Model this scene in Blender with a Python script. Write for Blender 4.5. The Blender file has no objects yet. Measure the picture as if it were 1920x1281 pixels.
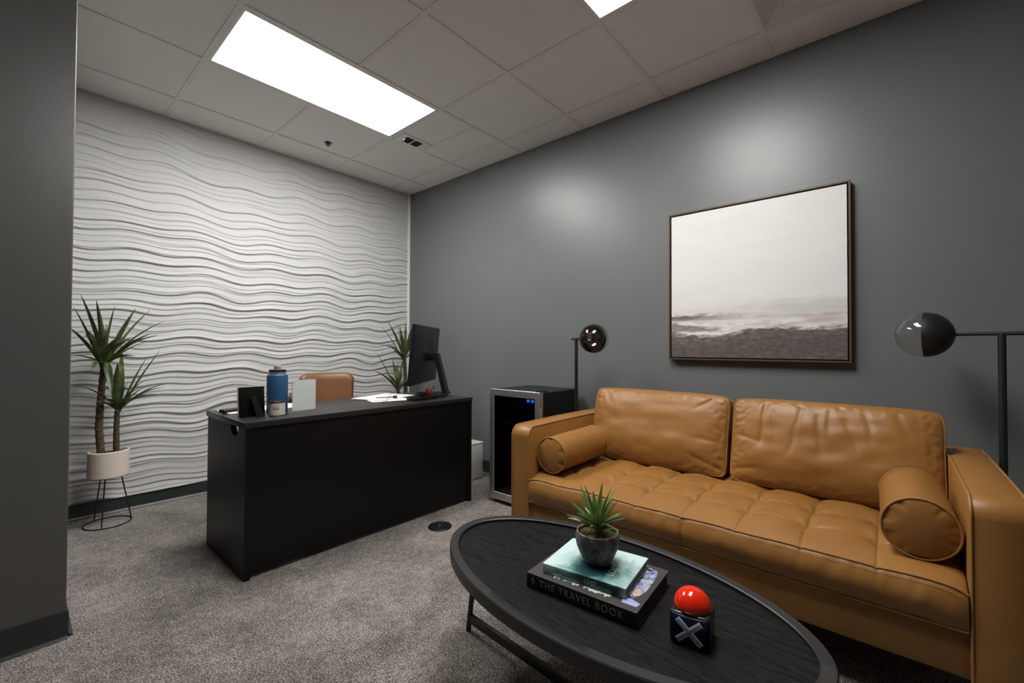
import bpy, bmesh, math, random
from mathutils import Vector, Matrix, noise
PI = math.pi
S = bpy.context.scene
COL = S.collection
random.seed(7)

# ------------------------------------------------------------------ camera
cam_d = bpy.data.cameras.new('camera')
cam = bpy.data.objects.new('camera', cam_d)
COL.objects.link(cam)
S.camera = cam
cam_d.sensor_fit = 'HORIZONTAL'
cam_d.sensor_width = 36.0
cam_d.lens = 815.08 / 1920 * 36.0
cam_d.clip_start = 0.02
YAW, PITCH, ROLL = 0.853838889, 0.0148774783, 0.00397766443
fwd = Vector((math.sin(YAW) * math.cos(PITCH), math.cos(YAW) * math.cos(PITCH), math.sin(PITCH)))
rt = Vector((math.cos(YAW), -math.sin(YAW), 0))
up = rt.cross(fwd)
r2 = rt * math.cos(ROLL) + up * math.sin(ROLL)
u2 = -rt * math.sin(ROLL) + up * math.cos(ROLL)
M = Matrix((r2, u2, -fwd)).transposed().to_4x4()
M.translation = Vector((-2.76480333, -3.87728371, 1.09573909))
cam.matrix_world = M

# ------------------------------------------------------------------ world and exposure
W = bpy.data.worlds.new('world')
S.world = W
W.use_nodes = True
W.node_tree.nodes['Background'].inputs[0].default_value = (0.5, 0.5, 0.5, 1)
W.node_tree.nodes['Background'].inputs[1].default_value = 0.05
S.view_settings.view_transform = 'Standard'
S.view_settings.look = 'None'
S.view_settings.gamma = 1.0
S.view_settings.use_curve_mapping = False
S.view_settings.exposure = 1.6
LIGHT = 9.0          # radiance of the flat ceiling panels
LIGHT_COL = (1.0, 0.985, 0.955)
H = 2.726            # ceiling height

# ------------------------------------------------------------------ materials
def new_mat(name):
    m = bpy.data.materials.new(name)
    m.use_nodes = True
    return m, m.node_tree.nodes, m.node_tree.links, m.node_tree.nodes['Principled BSDF']

def coords(nt, lk, scale=(1, 1, 1), kind='Object'):
    tc = nt.new('ShaderNodeTexCoord')
    mp = nt.new('ShaderNodeMapping')
    mp.inputs['Scale'].default_value = scale
    lk.new(tc.outputs[kind], mp.inputs[0])
    return mp.outputs[0]

def noise_node(nt, lk, vec, scale, detail=2, rough=0.5, dist=0.0):
    n = nt.new('ShaderNodeTexNoise')
    n.inputs['Scale'].default_value = scale
    n.inputs['Detail'].default_value = detail
    n.inputs['Roughness'].default_value = rough
    n.inputs['Distortion'].default_value = dist
    lk.new(vec, n.inputs['Vector'])
    return n

def ramp(nt, lk, fac, stops):
    r = nt.new('ShaderNodeValToRGB')
    e = r.color_ramp.elements
    while len(e) < len(stops): e.new(0.5)
    for i, (p, c) in enumerate(stops):
        e[i].position = p
        e[i].color = (c[0], c[1], c[2], 1)
    lk.new(fac, r.inputs[0])
    return r

def bump(nt, lk, p, fac, strength, dist=0.001, prev=None):
    b = nt.new('ShaderNodeBump')
    b.inputs['Strength'].default_value = strength
    b.inputs['Distance'].default_value = dist
    lk.new(fac, b.inputs['Height'])
    if prev is not None: lk.new(prev, b.inputs['Normal'])
    lk.new(b.outputs[0], p.inputs['Normal'])
    return b.outputs[0]

def mat(name, col, rough=0.5, metal=0.0, var=0.0, vscale=6, bstr=0.0, bscale=200, bdist=0.001, spec=0.5, coat=0.0, scale=(1, 1, 1)):
    m, nt, lk, p = new_mat(name)
    p.inputs['Base Color'].default_value = (*col, 1)
    p.inputs['Roughness'].default_value = rough
    p.inputs['Metallic'].default_value = metal
    p.inputs['Specular IOR Level'].default_value = spec
    p.inputs['Coat Weight'].default_value = coat
    v = coords(nt, lk, scale)
    n = noise_node(nt, lk, v, vscale, 3)
    k = max(var, 0.02)
    r = ramp(nt, lk, n.outputs[0], [(0.3, [c * (1 - k) for c in col]), (0.7, [min(1, c * (1 + k)) for c in col])])
    lk.new(r.outputs[0], p.inputs['Base Color'])
    if bstr > 0:
        n2 = noise_node(nt, lk, v, bscale, 2)
        bump(nt, lk, p, n2.outputs[0], bstr, bdist)
    return m

WALL_PAINT = mat('grey_wall_paint', (0.142, 0.151, 0.150), rough=0.36, var=0.02, bstr=0.32, bscale=260, bdist=0.0012, spec=0.5)
DARK_WARM_GREY = mat('dark_warm_grey', (0.094, 0.092, 0.088), rough=0.40, var=0.02, bstr=0.32, bscale=260, bdist=0.0012)  # wall_left only: darker and warmer than the other grey walls
TRIM_WHITE = mat('white_trim', (0.74, 0.74, 0.71), rough=0.45)
WAVE_WHITE = mat('white_wave_panel', (0.52, 0.52, 0.51), rough=0.55, var=0.01)
COVE = mat('dark_rubber_base', (0.022, 0.026, 0.024), rough=0.35, bstr=0.1, bscale=80)
GRID_M = mat('ceiling_grid_paint', (0.80, 0.775, 0.75), rough=0.6)
LEDFRAME = mat('light_frame_white', (0.8, 0.79, 0.76), rough=0.45)
DESKM = mat('black_laminate', (0.0045, 0.0046, 0.0046), rough=0.42, var=0.15, vscale=30, bstr=0.05, bscale=300, spec=0.28)
DESKTOP = mat('black_laminate_top', (0.016, 0.016, 0.016), rough=0.33, var=0.15, vscale=30, bstr=0.10, bscale=500)
BLACKMETAL = mat('black_metal', (0.010, 0.010, 0.011), rough=0.45, spec=0.5)
BLACKPLASTIC = mat('black_plastic', (0.006, 0.0065, 0.0075), spec=0.35, rough=0.42, bstr=0.08, bscale=600)
STEEL = mat('brushed_steel', (0.62, 0.61, 0.60), rough=0.42, metal=1.0, var=0.08, vscale=40, scale=(1, 1, 12))
DARKCHROME = mat('dark_chrome', (0.20, 0.185, 0.175), rough=0.05, metal=1.0)
STEMWHITE = mat('planter_white', (0.72, 0.62, 0.54), rough=0.55, bstr=0.15, bscale=150)
SOIL = mat('soil', (0.030, 0.020, 0.012), rough=0.95, var=0.6, vscale=60, bstr=1.0, bscale=120, bdist=0.006)
TRUNK = mat('trunk_bark', (0.075, 0.050, 0.030), rough=0.85, var=0.55, vscale=25, bstr=0.9, bscale=70, bdist=0.004, scale=(1, 1, 3))
PAPER = mat('white_paper', (0.82, 0.83, 0.84), rough=0.6)
WHITEBOX = mat('white_plastic_box', (0.62, 0.60, 0.58), rough=0.45)
OAK = mat('dark_wood_leg', (0.05, 0.028, 0.015), rough=0.5, var=0.3, vscale=20)
BRONZE = mat('walnut_frame', (0.085, 0.052, 0.028), rough=0.38, var=0.2, vscale=40)
PIPING = mat('leather_piping', (0.31, 0.145, 0.040), rough=0.45)
THREAD = mat('tan_thread', (0.42, 0.24, 0.11), rough=0.7)

def leather(name, base, seed=0.0):
    m, nt, lk, p = new_mat(name)
    v = coords(nt, lk)
    n = noise_node(nt, lk, v, 5, 4, 0.6, 0.4)
    r = ramp(nt, lk, n.outputs[0], [(0.25, [c * 0.86 for c in base]), (0.5, base), (0.8, [c * 1.12 for c in base])])
    lk.new(r.outputs[0], p.inputs['Base Color'])
    p.inputs['Roughness'].default_value = 0.43
    p.inputs['Specular IOR Level'].default_value = 0.45
    vo = nt.new('ShaderNodeTexVoronoi')
    vo.inputs['Scale'].default_value = 420
    lk.new(v, vo.inputs['Vector'])
    b1 = bump(nt, lk, p, vo.outputs['Distance'], 0.22, 0.0007)
    n2 = noise_node(nt, lk, v, 22, 4, 0.6, 0.8)
    b2 = bump(nt, lk, p, n2.outputs[0], 0.22, 0.004, b1)
    return m
LEATHER = leather('tan_leather', (0.274, 0.124, 0.029))
CHAIRLEATHER = leather('brown_leather', (0.175, 0.072, 0.028))

def carpet():
    m, nt, lk, p = new_mat('grey_carpet')
    v = coords(nt, lk)
    vo = nt.new('ShaderNodeTexVoronoi'); vo.inputs['Scale'].default_value = 150
    lk.new(v, vo.inputs['Vector'])
    n1 = noise_node(nt, lk, v, 170, 3, 0.65, 0.3)
    n2 = noise_node(nt, lk, v, 30, 3, 0.6, 0.5)
    n3 = noise_node(nt, lk, v, 3.0, 3, 0.55, 0.8)
    n4 = noise_node(nt, lk, v, 420, 2, 0.5)
    def mixadd(a, b, wgt):
        mm = nt.new('ShaderNodeMath'); mm.operation = 'MULTIPLY_ADD'
        lk.new(b, mm.inputs[0]); mm.inputs[1].default_value = wgt
        lk.new(a, mm.inputs[2]); return mm.outputs[0]
    s = mixadd(n1.outputs[0], n2.outputs[0], 0.22)
    s = mixadd(s, n3.outputs[0], 0.24)
    s = mixadd(s, n4.outputs[0], 0.30)
    mm = nt.new('ShaderNodeMath'); mm.operation = 'MULTIPLY'; lk.new(s, mm.inputs[0]); mm.inputs[1].default_value = 1 / 1.76
    r = ramp(nt, lk, mm.outputs[0], [(0.415, (0.022, 0.018, 0.015)), (0.49, (0.145, 0.124, 0.108)), (0.565, (0.53, 0.472, 0.425))])
    lk.new(r.outputs[0], p.inputs['Base Color'])
    p.inputs['Roughness'].default_value = 0.95
    p.inputs['Specular IOR Level'].default_value = 0.1
    p.inputs['Sheen Weight'].default_value = 0.25
    b1 = bump(nt, lk, p, n1.outputs[0], 0.9, 0.012)
    bump(nt, lk, p, vo.outputs['Distance'], 0.5, 0.006, b1)
    return m
CARPET = carpet()

def tile_mat():
    m, nt, lk, p = new_mat('mineral_fibre_tile')
    v = coords(nt, lk)
    n = noise_node(nt, lk, v, 320, 3, 0.7)
    r = ramp(nt, lk, n.outputs[0], [(0.28, (0.68, 0.655, 0.63)), (0.44, (0.86, 0.835, 0.81)), (1.0, (0.90, 0.875, 0.85))])
    lk.new(r.outputs[0], p.inputs['Base Color'])
    p.inputs['Roughness'].default_value = 0.9
    bump(nt, lk, p, n.outputs[0], 0.5, 0.002)
    return m
TILE = tile_mat()

def emissive(name, col, strength):
    m, nt, lk, p = new_mat(name)
    p.inputs['Base Color'].default_value = (0.8, 0.8, 0.8, 1)
    p.inputs['Emission Color'].default_value = (*col, 1)
    p.inputs['Emission Strength'].default_value = strength
    return m
PANEL = emissive('lit_diffuser', LIGHT_COL, LIGHT)
BLUELED = emissive('blue_display', (0.05, 0.25, 1.0), 2.2)

def clear_glass(name, tint, boost=1.0, ior=1.45, gr=0.01):
    m, nt, lk, p = new_mat(name)
    out = [n for n in nt if n.type == 'OUTPUT_MATERIAL'][0]
    tr = nt.new('ShaderNodeBsdfTransparent'); tr.inputs[0].default_value = (*tint, 1)
    gl = nt.new('ShaderNodeBsdfGlossy'); gl.inputs['Roughness'].default_value = gr
    fr = nt.new('ShaderNodeFresnel'); fr.inputs[0].default_value = ior
    ge = nt.new('ShaderNodeNewGeometry')           # same reflectance from either side of a thin pane
    mr = nt.new('ShaderNodeMapRange'); lk.new(ge.outputs['Backfacing'], mr.inputs['Value'])
    mr.inputs['To Min'].default_value = ior; mr.inputs['To Max'].default_value = 1 / ior
    lk.new(mr.outputs[0], fr.inputs[0])
    mu = nt.new('ShaderNodeMath'); mu.operation = 'MULTIPLY'; mu.inputs[1].default_value = boost
    mu.use_clamp = True
    lk.new(fr.outputs[0], mu.inputs[0])
    mx = nt.new('ShaderNodeMixShader')
    lk.new(mu.outputs[0], mx.inputs[0]); lk.new(tr.outputs[0], mx.inputs[1]); lk.new(gl.outputs[0], mx.inputs[2])
    lk.new(mx.outputs[0], out.inputs[0])
    nt.remove(p)
    return m
GLOBE = clear_glass('clear_globe_glass', (0.93, 0.93, 0.93), 1.3)
FRIDGEGLASS = clear_glass('tinted_door_glass', (0.36, 0.42, 0.50), 1.0)
ACRYLIC = clear_glass('clear_acrylic', (0.97, 0.98, 0.98), 1.0)

def table_wood():
    m, nt, lk, p = new_mat('black_ash_wood')
    v = coords(nt, lk, (14, 1.6, 1))
    n = noise_node(nt, lk, v, 3.0, 6, 0.65, 1.6)
    v2 = coords(nt, lk, (160, 6, 1))
    n2 = noise_node(nt, lk, v2, 2.0, 3, 0.6, 0.3)
    r = ramp(nt, lk, n.outputs[0], [(0.30, (0.0015, 0.0016, 0.0017)), (0.47, (0.013, 0.0135, 0.014)), (0.53, (0.0015, 0.0016, 0.0017)), (0.60, (0.010, 0.0105, 0.011)), (0.75, (0.003, 0.0031, 0.0032))])
    lk.new(r.outputs[0], p.inputs['Base Color'])
    p.inputs['Roughness'].default_value = 0.5
    p.inputs['Specular IOR Level'].default_value = 0.10
    b = bump(nt, lk, p, n2.outputs[0], 0.35, 0.0012)
    bump(nt, lk, p, n.outputs[0], 0.35, 0.0015, b)
    return m
ASH = table_wood()
RIM = mat('black_painted_rim', (0.011, 0.0115, 0.0125), rough=0.42, bstr=0.05, bscale=300)

def leaf_mat(name, c1, c2, c3):
    m, nt, lk, p = new_mat(name)
    v = coords(nt, lk)
    n = noise_node(nt, lk, v, 9, 3)
    r = ramp(nt, lk, n.outputs[0], [(0.30, c1), (0.52, c2), (0.72, c3)])
    lk.new(r.outputs[0], p.inputs['Base Color'])
    p.inputs['Roughness'].default_value = 0.42
    return m
LEAF = leaf_mat('dracaena_leaf', (0.020, 0.040, 0.016), (0.080, 0.110, 0.036), (0.26, 0.27, 0.10))
SUCC = leaf_mat('succulent_leaf', (0.07, 0.14, 0.035), (0.21, 0.31, 0.085), (0.45, 0.52, 0.22))

# ------------------------------------------------------------------ mesh helpers
def link(name, bm, m, parent=None, smooth=True, angle=35, mats=None):
    me = bpy.data.meshes.new(name)
    bm.normal_update()
    bm.to_mesh(me); bm.free()
    for x in (mats or [m]): me.materials.append(x)
    if smooth:
        me.shade_smooth()
        me.set_sharp_from_angle(angle=math.radians(angle))
    o = bpy.data.objects.new(name, me)
    COL.objects.link(o)
    if parent is not None: o.parent = parent
    return o

def thing(name, label, cat, loc=(0, 0, 0), rz=0.0, group=None):
    o = bpy.data.objects.new(name, None)
    o.empty_display_size = 0.05
    COL.objects.link(o)
    o.location = loc
    o.rotation_euler = (0, 0, rz)
    o['label'] = label; o['category'] = cat
    if group: o['group'] = group
    return o

def tag(o, label, cat, group=None):
    o['label'] = label; o['category'] = cat
    if group: o['group'] = group
    return o

def struct(o):
    o['kind'] = 'structure'
    return o

def box(bm, c, s, bevel=0.0, seg=2, rot=None, mi=0):
    r = bmesh.ops.create_cube(bm, size=1.0)
    vs = r['verts']
    bmesh.ops.scale(bm, vec=s, verts=vs)
    if bevel > 0:
        es = list({e for v in vs for e in v.link_edges})
        rb = bmesh.ops.bevel(bm, geom=es, offset=bevel, segments=seg, profile=0.5, affect='EDGES')
        vs = list({v for f in rb['faces'] for v in f.verts} | {v for v in vs if v.is_valid})
        # collect the whole island
        todo, seen = list(vs), set(vs)
        while todo:
            v = todo.pop()
            for e in v.link_edges:
                w = e.other_vert(v)
                if w not in seen: seen.add(w); todo.append(w)
        vs = list(seen)
    if rot is not None: bmesh.ops.rotate(bm, cent=(0, 0, 0), matrix=rot, verts=vs)
    bmesh.ops.translate(bm, vec=c, verts=vs)
    if mi:
        for f in {f for v in vs for f in v.link_faces}: f.material_index = mi
    return vs

def B(x0, x1, y0, y1, z0, z1, bevel=0.0, bm=None, seg=2):
    bm = bm or bmesh.new()
    box(bm, ((x0 + x1) / 2, (y0 + y1) / 2, (z0 + z1) / 2), (abs(x1 - x0), abs(y1 - y0), abs(z1 - z0)), bevel, seg)
    return bm

def tube(bm, pts, r, seg=8, closed=False, caps=True):
    pts = [Vector(p) for p in pts]
    n = len(pts)
    rr = r if isinstance(r, (list, tuple)) else [r] * n
    rings = []
    prev = None
    for i, p in enumerate(pts):
        if closed: t = (pts[(i + 1) % n] - pts[i - 1]).normalized()
        else: t = (pts[min(i + 1, n - 1)] - pts[max(i - 1, 0)]).normalized()
        if prev is None:
            a = Vector((0, 0, 1)) if abs(t.z) < 0.9 else Vector((1, 0, 0))
            x = t.cross(a).normalized()
        else:
            x = (prev - t * prev.dot(t))
            x = x.normalized() if x.length > 1e-6 else t.orthogonal().normalized()
        prev = x
        y = t.cross(x)
        rings.append([bm.verts.new(p + (x * math.cos(2 * PI * k / seg) + y * math.sin(2 * PI * k / seg)) * rr[i]) for k in range(seg)])
    m = n if closed else n - 1
    for i in range(m):
        a, b = rings[i], rings[(i + 1) % n]
        for k in range(seg):
            bm.faces.new((a[k], a[(k + 1) % seg], b[(k + 1) % seg], b[k]))
    if caps and not closed:
        bm.faces.new(rings[0][::-1]); bm.faces.new(rings[-1])
    return bm

def lathe(bm, prof, seg=32, c=(0, 0, 0), mtx=None):
    """prof: list of (r, z); revolve about z."""
    c = Vector(c)
    rings = []
    for r, z in prof:
        if r < 1e-6:
            v = Vector((0, 0, z))
            if mtx: v = mtx @ v
            rings.append([bm.verts.new(v + c)])
        else:
            ring = []
            for k in range(seg):
                v = Vector((r * math.cos(2 * PI * k / seg), r * math.sin(2 * PI * k / seg), z))
                if mtx: v = mtx @ v
                ring.append(bm.verts.new(v + c))
            rings.append(ring)
    for a, b in zip(rings, rings[1:]):
        for k in range(seg):
            k2 = (k + 1) % seg
            if len(a) == 1 and len(b) == 1: continue
            if len(a) == 1: bm.faces.new((a[0], b[k2], b[k]))
            elif len(b) == 1: bm.faces.new((a[k], a[k2], b[0]))
            else: bm.faces.new((a[k], a[k2], b[k2], b[k]))
    bmesh.ops.recalc_face_normals(bm, faces=bm.faces)
    return bm

def grid(bm, nu, nv, f, closeu=False, closev=False, mi=None):
    V = [[bm.verts.new(f(i, j)) for j in range(nv)] for i in range(nu)]
    for i in range(nu if closeu else nu - 1):
        for j in range(nv if closev else nv - 1):
            i2, j2 = (i + 1) % nu, (j + 1) % nv
            fc = bm.faces.new((V[i][j], V[i2][j], V[i2][j2], V[i][j2]))
            if mi: fc.material_index = mi(i, j)
    return V

def prism(bm, pts, z0, z1, mtx=None):
    """closed 2-D outline in x,y extruded along z."""
    T = (lambda v: mtx @ Vector(v)) if mtx else (lambda v: Vector(v))
    a = [bm.verts.new(T((x, y, z0))) for x, y in pts]
    b = [bm.verts.new(T((x, y, z1))) for x, y in pts]
    bm.faces.new(a[::-1]); bm.faces.new(b)
    n = len(pts)
    for i in range(n):
        bm.faces.new((a[i], a[(i + 1) % n], b[(i + 1) % n], b[i]))
    bmesh.ops.recalc_face_normals(bm, faces=bm.faces)
    return bm

def text_obj(name, s, size, m, parent, mtx, depth=0.0004, spacing=1.0, sx=1.0):
    c = bpy.data.curves.new(name, 'FONT')
    c.body = s; c.size = size; c.extrude = depth; c.space_character = spacing
    c.align_x = 'LEFT'; c.align_y = 'CENTER'
    t = bpy.data.objects.new(name, c)
    COL.objects.link(t)
    dg = bpy.context.evaluated_depsgraph_get()
    me = bpy.data.meshes.new_from_object(t.evaluated_get(dg))
    bpy.data.objects.remove(t)
    me.materials.clear(); me.materials.append(m)
    o = bpy.data.objects.new(name, me)
    COL.objects.link(o)
    o.parent = parent
    for v in me.vertices: v.co.x *= sx
    me.transform(mtx)
    return o

def frame(ox, oy, oz, ax, ay):
    """matrix whose x axis is ax, y axis is ay, origin o"""
    ax = Vector(ax).normalized(); ay = Vector(ay).normalized(); az = ax.cross(ay)
    m = Matrix((ax, ay, az)).transposed().to_4x4()
    m.translation = Vector((ox, oy, oz))
    return m

def nz(x, y=0.0, z=0.0): return noise.noise(Vector((x, y, z)))
def smooth01(t):
    t = max(0.0, min(1.0, t)); return t * t * (3 - 2 * t)

# ================================================================== THE ROOM
XL, YF = -4.7, -5.4      # far extents of the room behind the camera
struct(link('floor', B(XL - 0.1, 0.1, YF - 0.1, 0.1, -0.08, 0.0), CARPET, smooth=False))
struct(link('wall_right', B(0.0, 0.12, YF - 0.1, 0.12, 0.0, H + 0.15), WALL_PAINT, smooth=False))
struct(link('wall_front', B(XL, 0.0, YF - 0.12, YF, 0.0, H + 0.15), WALL_PAINT, smooth=False))
struct(link('wall_side', B(XL - 0.12, XL, YF - 0.12, -1.53, 0.0, H + 0.15), WALL_PAINT, smooth=False))
struct(link('wall_left', B(XL, -2.62, -1.53, 0.02, 0.0, H + 0.05, 0.005, seg=3), DARK_WARM_GREY))

# wavy relief panels of the back wall
def wave_wall():
    bm = bmesh.new()
    x0, x1 = -2.62, -0.018
    z0, z1 = 0.095, H
    nx, nzv = 150, 900
    P = 0.064
    def h(x, z):
        # crest lines drift apart and run together along the wall
        w = 0.015 * math.sin(2 * PI * x / 0.45 + 2.2 * math.sin(z * 2.9) + 0.7) \
          + 0.010 * math.sin(2 * PI * x / 0.88 + z * 2.3 + 2.0) \
          + 0.052 * nz(x * 0.9, z * 2.4, 3.1) + 0.020 * nz(x * 2.2, z * 7.0, 9.4)
        d = 0.0
        for sc, ofs, A, e, sd in ((1.0, 0.0, 1.0, 0.13, 1.7), (0.57, 0.37, 0.50, 0.20, 8.3)):
            ph = (z + w * (1.0 if sc == 1.0 else 0.80) + (0.0 if sc == 1.0 else 0.014 * nz(x * 1.6, z * 3.0, 20.0))) / (P * sc) + ofs
            k = math.floor(ph); t = ph - k
            a = A * (0.12 + 0.88 * smooth01(0.55 + 1.15 * nz(x * 1.05 + k * 17.3, k * 3.77, sd)))
            s_ = smooth01(t / e) if t < e else (1 - (t - e) / (1 - e)) ** 1.15
            d += a * s_
        return 0.0112 * d
    def f(i, j):
        x = x0 + (x1 - x0) * i / (nx - 1)
        z = z0 + (z1 - z0) * j / (nzv - 1)
        return (x, -h(x, z) - 0.004, z)
    grid(bm, nx, nzv, f)
    # solid behind
    B(XL, 0.12, 0.0, 0.14, 0.0, H + 0.15, bm=bm)
    return bm
struct(link('wall_back', wave_wall(), WAVE_WHITE, angle=60))
struct(link('trim_1', B(-0.022, -0.0005, -0.026, -0.0005, 0.09, H, 0.002), TRIM_WHITE))

# cove baseboards
def cove(length_axis, a0, a1, pos, sign, name):
    """profile outward from the wall: rubber cove base 100 mm high"""
    prof = [(0.0, 0.100), (0.004, 0.100), (0.006, 0.095), (0.006, 0.020), (0.009, 0.009), (0.017, 0.003), (0.020, 0.0005), (0.0, 0.0005)]
    bm = bmesh.new()
    rings = []
    for a in (a0, a1):
        ring = []
        for d, z in prof:
            if length_axis == 'x': ring.append(bm.verts.new((a, pos + sign * d, z)))
            else: ring.append(bm.verts.new((pos + sign * d, a, z)))
        rings.append(ring)
    n = len(prof)
    for i in range(n): bm.faces.new((rings[0][i], rings[0][(i + 1) % n], rings[1][(i + 1) % n], rings[1][i]))
    bm.faces.new(rings[0]); bm.faces.new(rings[1][::-1])
    bmesh.ops.recalc_face_normals(bm, faces=bm.faces)
    return struct(link(name, bm, COVE, angle=50))
cove('x', -2.62, -0.02, -0.0005, -1, 'baseboard_back')
cove('y', YF, -0.02, -0.0005, -1, 'baseboard_right')
cove('x', XL, -2.616, -1.5305, -1, 'baseboard_left')
cove('y', -1.53, -0.02, -2.6195, 1, 'baseboard_side')

# ceiling: tiles and T-bar grid
TS = 0.6096
P0, Q0 = 0.248, 0.340
xs = [-P0 - TS * k for k in range(0, 8)]
ys = [-Q0 - TS * j for j in range(0, 9)]
F1 = (xs[3], xs[1], ys[2], ys[1])       # light above the desk
F2 = (xs[3], xs[1], ys[5], ys[4])       # light above the coffee table
VENT = (xs[1], xs[0], ys[6], ys[5])     # square air diffuser
VENT = (xs[0] - TS, xs[0], ys[6], ys[5])
ex = [0.0] + xs + [XL]
ey = [0.0] + ys + [YF]
holes = [F1, F2, VENT]
bm = bmesh.new()
for a, b in zip(ex, ex[1:]):
    for c, d in zip(ey, ey[1:]):
        if abs(a - b) < 0.02 or abs(c - d) < 0.02: continue
        mx, my = (a + b) / 2, (c + d) / 2
        if any(h[0] < mx < h[1] and h[2] < my < h[3] for h in holes): continue
        B(b + 0.0035, a - 0.0035, d + 0.0035, c - 0.0035, H + 0.003, H + 0.022, 0.0015, bm=bm, seg=1)
B(XL - 0.1, 0.1, YF - 0.1, 0.12, H + 0.12, H + 0.15, bm=bm)
struct(link('ceiling', bm, TILE, smooth=False))
bm = bmesh.new()
hw = 0.012
for q, x in enumerate(xs):
    if q == 2:       # this bar stops at the two 2 x 4 ft light panels
        for a, b in ((ys[1] - hw, 0.0), (ys[4] - hw, ys[2] + hw), (YF, ys[5] + hw)): B(x - hw, x + hw, a, b, H - 0.0015, H + 0.004, bm=bm)
    else: B(x - hw, x + hw, YF, 0.0, H - 0.0015, H + 0.004, bm=bm)
for y in ys:
    for a, b in zip(ex, ex[1:]):
        B(b + hw, a - (hw if a < -0.01 else 0), y - hw, y + hw, H - 0.0015, H + 0.004, bm=bm)
B(xs[0] - TS / 2 - 0.010, xs[0] - TS / 2 + 0.010, ys[2] + hw, ys[1] - hw, H - 0.0015, H + 0.004, bm=bm)
# wall angle
B(-0.020, 0.0, YF, 0.0, H - 0.0005, H + 0.002, bm=bm)
B(XL, -0.020, -0.020, 0.0, H - 0.0005, H + 0.002, bm=bm)
struct(link('trim_2', bm, GRID_M, smooth=False))

def ceiling_light(F, label):
    cx, cy = (F[0] + F[1]) / 2, (F[2] + F[3]) / 2
    w, d = F[1] - F[0], F[3] - F[2]
    t = thing('ceiling_light', label, 'ceiling light', (cx, cy, H - 0.0016), 0, 'flat ceiling light panels')
    bm = bmesh.new()
    fw = 0.030
    e = hw + 0.0005
    for x0, x1, y0, y1 in ((-w / 2 + e, w / 2 - e, -d / 2 + e, -d / 2 + fw), (-w / 2 + e, w / 2 - e, d / 2 - fw, d / 2 - e),
                           (-w / 2 + e, -w / 2 + fw, -d / 2 + fw, d / 2 - fw), (w / 2 - fw, w / 2 - e, -d / 2 + fw, d / 2 - fw)):
        B(x0, x1, y0, y1, 0.0, 0.03, bm=bm)
    link('frame', bm, LEDFRAME, t, smooth=False)
    link('diffuser', B(-w / 2 + fw, w / 2 - fw, -d / 2 + fw, d / 2 - fw, 0.0004, 0.010), PANEL, t, smooth=False)
    return t
ceiling_light(F1, 'long flat ceiling light panel above the black desk')
ceiling_light(F2, 'second ceiling light panel, cut off by the top edge above the coffee table')

# square air diffuser
t = thing('air_diffuser', 'square stepped air diffuser in the ceiling near the grey wall', 'vent', ((VENT[0] + VENT[1]) / 2, (VENT[2] + VENT[3]) / 2, H))
bm = bmesh.new()
def sq_ring(bm, a0, z0, a1, z1, th=0.002):
    """flat square ring sloping from half-size a0 at z0 to a1 at z1"""
    V = []
    for a, z in ((a0, z0), (a1, z1), (a1, z1 + th), (a0, z0 + th)):
        V.append([bm.verts.new((sx * a, sy * a, z)) for sx, sy in ((-1, -1), (1, -1), (1, 1), (-1, 1))])
    for q in range(4):
        A, C = V[q], V[(q + 1) % 4]
        for k in range(4): bm.faces.new((A[k], A[(k + 1) % 4], C[(k + 1) % 4], C[k]))
sq_ring(bm, 0.299, 0.001, 0.290, 0.001)
bmesh.ops.recalc_face_normals(bm, faces=bm.faces)
link('outer_frame', bm, LEDFRAME, t, smooth=False)
for a, b, z0, z1 in ((0.291, 0.200, 0.001, 0.070), (0.205, 0.110, 0.012, 0.070)):
    bm = bmesh.new(); sq_ring(bm, a, z0, b, z1); bmesh.ops.recalc_face_normals(bm, faces=bm.faces)
    link('louvre', bm, LEDFRAME, t, smooth=False)
link('centre_plate', B(-0.115, 0.115, -0.115, 0.115, 0.016, 0.020), LEDFRAME, t, smooth=False)
link('plenum', B(-0.296, 0.296, -0.296, 0.296, 0.085, 0.10), LEDFRAME, t, smooth=False)

# small rectangular exhaust grille beside the light
t = thing('ceiling_grille', 'small white ceiling plate with two dark mesh openings beside the long light', 'vent', (-0.700, -1.030, H + 0.003))
bm = bmesh.new()
B(-0.135, 0.135, -0.070, 0.070, -0.006, 0.0, 0.002, bm=bm)
link('plate', bm, LEDFRAME, t)
for x0, x1 in ((-0.085, -0.020), (-0.005, 0.060)):
    g = link('mesh_opening', B(x0, x1, -0.042, 0.042, -0.0075, -0.005), BLACKPLASTIC, t, smooth=False)
    bm = bmesh.new()
    for q in range(9): B(x0, x1, -0.042 + q * 0.0101, -0.0405 + q * 0.0101, -0.009, -0.0073, bm=bm)
    link('wire', bm, BLACKMETAL, g, smooth=False)
bm = bmesh.new(); tube(bm, [(-0.088, -0.012, -0.010), (-0.088, 0.012, -0.016)], 0.006, 10)
link('sensor_nub', bm, LEDFRAME, t)

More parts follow.
